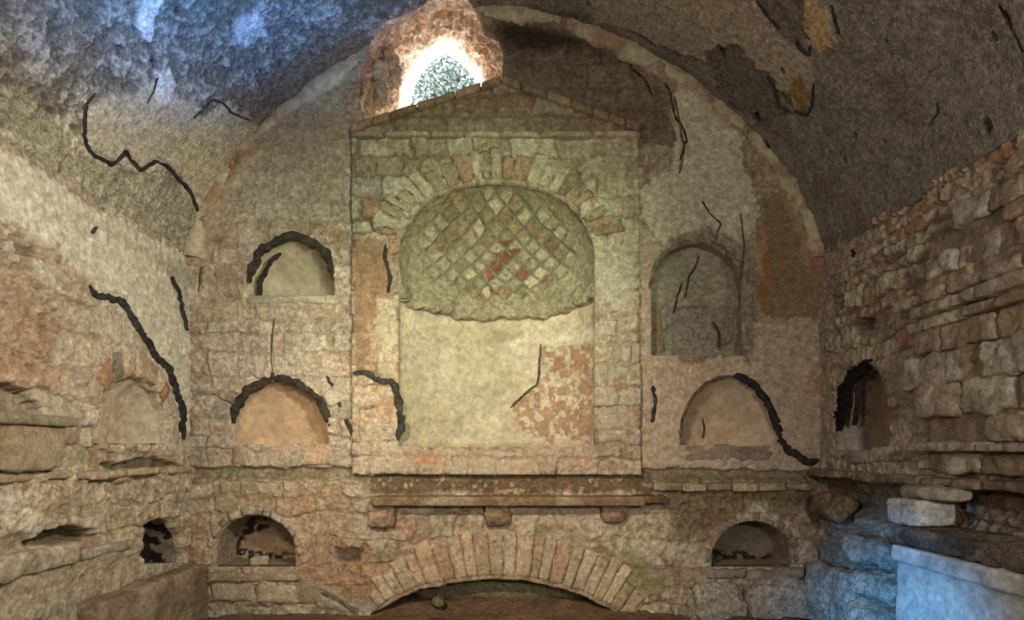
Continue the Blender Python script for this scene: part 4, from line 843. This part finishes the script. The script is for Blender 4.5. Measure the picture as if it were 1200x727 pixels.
b = rock('loose_block', (1.72, -1.22, .692), (1.90, -1.02, .80), (.50, .48, .44), None, 640, 'travertine', .14, .006, .1, 12); tag(b, 'squared pale block resting on the dark slab at the right', 'stone')
b = rock('rounded_stone', (1.76, -1.32, .805), (1.90, -1.04, .862), (.40, .36, .31), None, 641, 'travertine', .4, .012, 0, 12); tag(b, 'rounded grey rubble stone just above the squared pale block', 'stone')
BN = thing('masonry_bench', 'plastered masonry bench lit blue in the lower right corner', 'bench', (1.8, -1.45, 0))
rock('body', (1.70, -2.1, -.06), (1.97, -1.12, .60), (.46, .46, .46), BN, 651, 'lime_plaster', .05, .012, 0, 22, 0, 5, (.52, .52, .52))
rock('plaster_edge', (1.682, -2.1, .53), (1.97, -1.10, .60), (.50, .50, .50), BN, 652, 'lime_plaster', .2, .008, 0, 9)
rock('cover_slab', (1.69, -2.1, .605), (1.97, -1.08, .685), (.20, .17, .14), BN, 653, 'rough_tufa', .3, .016, 0, 9, 0, 7, (.10, .08, .07))
RB = [((1.74, -.98, -.05), (1.97, -.62, .26), .2, 'big blue-grey boulder at the foot of the right wall beside the bench'), ((1.80, -.60, -.05), (1.97, -.08, .34), 0, 'tall weathered lump filling the right corner under the bottom right niche'),
      ((1.78, -.95, .27), (1.97, -.55, .40), .15, 'flat grey rock resting on the big boulder right of the corner'), ((1.80, -.9, .42), (1.97, -.5, .56), -.1, 'slanted grey rock wedged under the right wall ledge'),
      ((1.42, -.16, -.05), (1.82, .04, .22), 0, 'broad blue-lit rock at the base of the end wall by the right corner'), ((1.10, -.13, -.05), (1.44, .04, .20), 0, 'rough grey rock at the base of the end wall left of the corner rock'),
      ((1.82, -.42, .62), (1.97, -.10, .76), 0, 'small brown stone set under the ledge in the right corner')]
for i, (lo, hi, rt, lb) in enumerate(RB):
    b = rock('boulder', lo, hi, (.42, .39, .35) if i < 6 else (.26, .19, .13), None, 660 + i, 'rough_tufa', .38, .028, rt, 16, rt, 5); tag(b, lb, 'rock', 'fallen rocks in the right corner')
SL = thing('niche_sill', 'broken row of thin slabs forming the shelf below the bottom right niche', 'sill', (bx(880), -.05, bz(690)))
for i, (x0, x1, y0, y1) in enumerate(((828, 872, 666, 676), (870, 905, 667, 678), (902, 940, 664, 677))):
    stone_patch('slab', f_back, B([(x0, y1), (x1, y1), (x1, y0), (x0, y0)]), -.02, .06, (.30, .27, .23), SL, 680 + i, n=12, nz=.01, rnd=.02)

# ------------------------------------------------------------------ floor
fl = sheet('floor', lambda u, v, d: np.stack([u, v, d], -1), XL - .1, XR + .1, YN, .8, .025,
           lambda W, U, V, PX, PY: (fbm(W, 3, 4, 101) * .02 + fbm(W, 14, 4, 102) * .008 + .05 * sm(V, -.1, .25) * (np.abs(U) < 1.2), np.array((.22, .15, .10)) * (1 + .25 * fbm(W, 6, 5, 103))[:, None]), 'soil', None, None)
fl['kind'] = 'structure'
for o in bpy.data.objects:
    if '_o' in o: del o['_o']
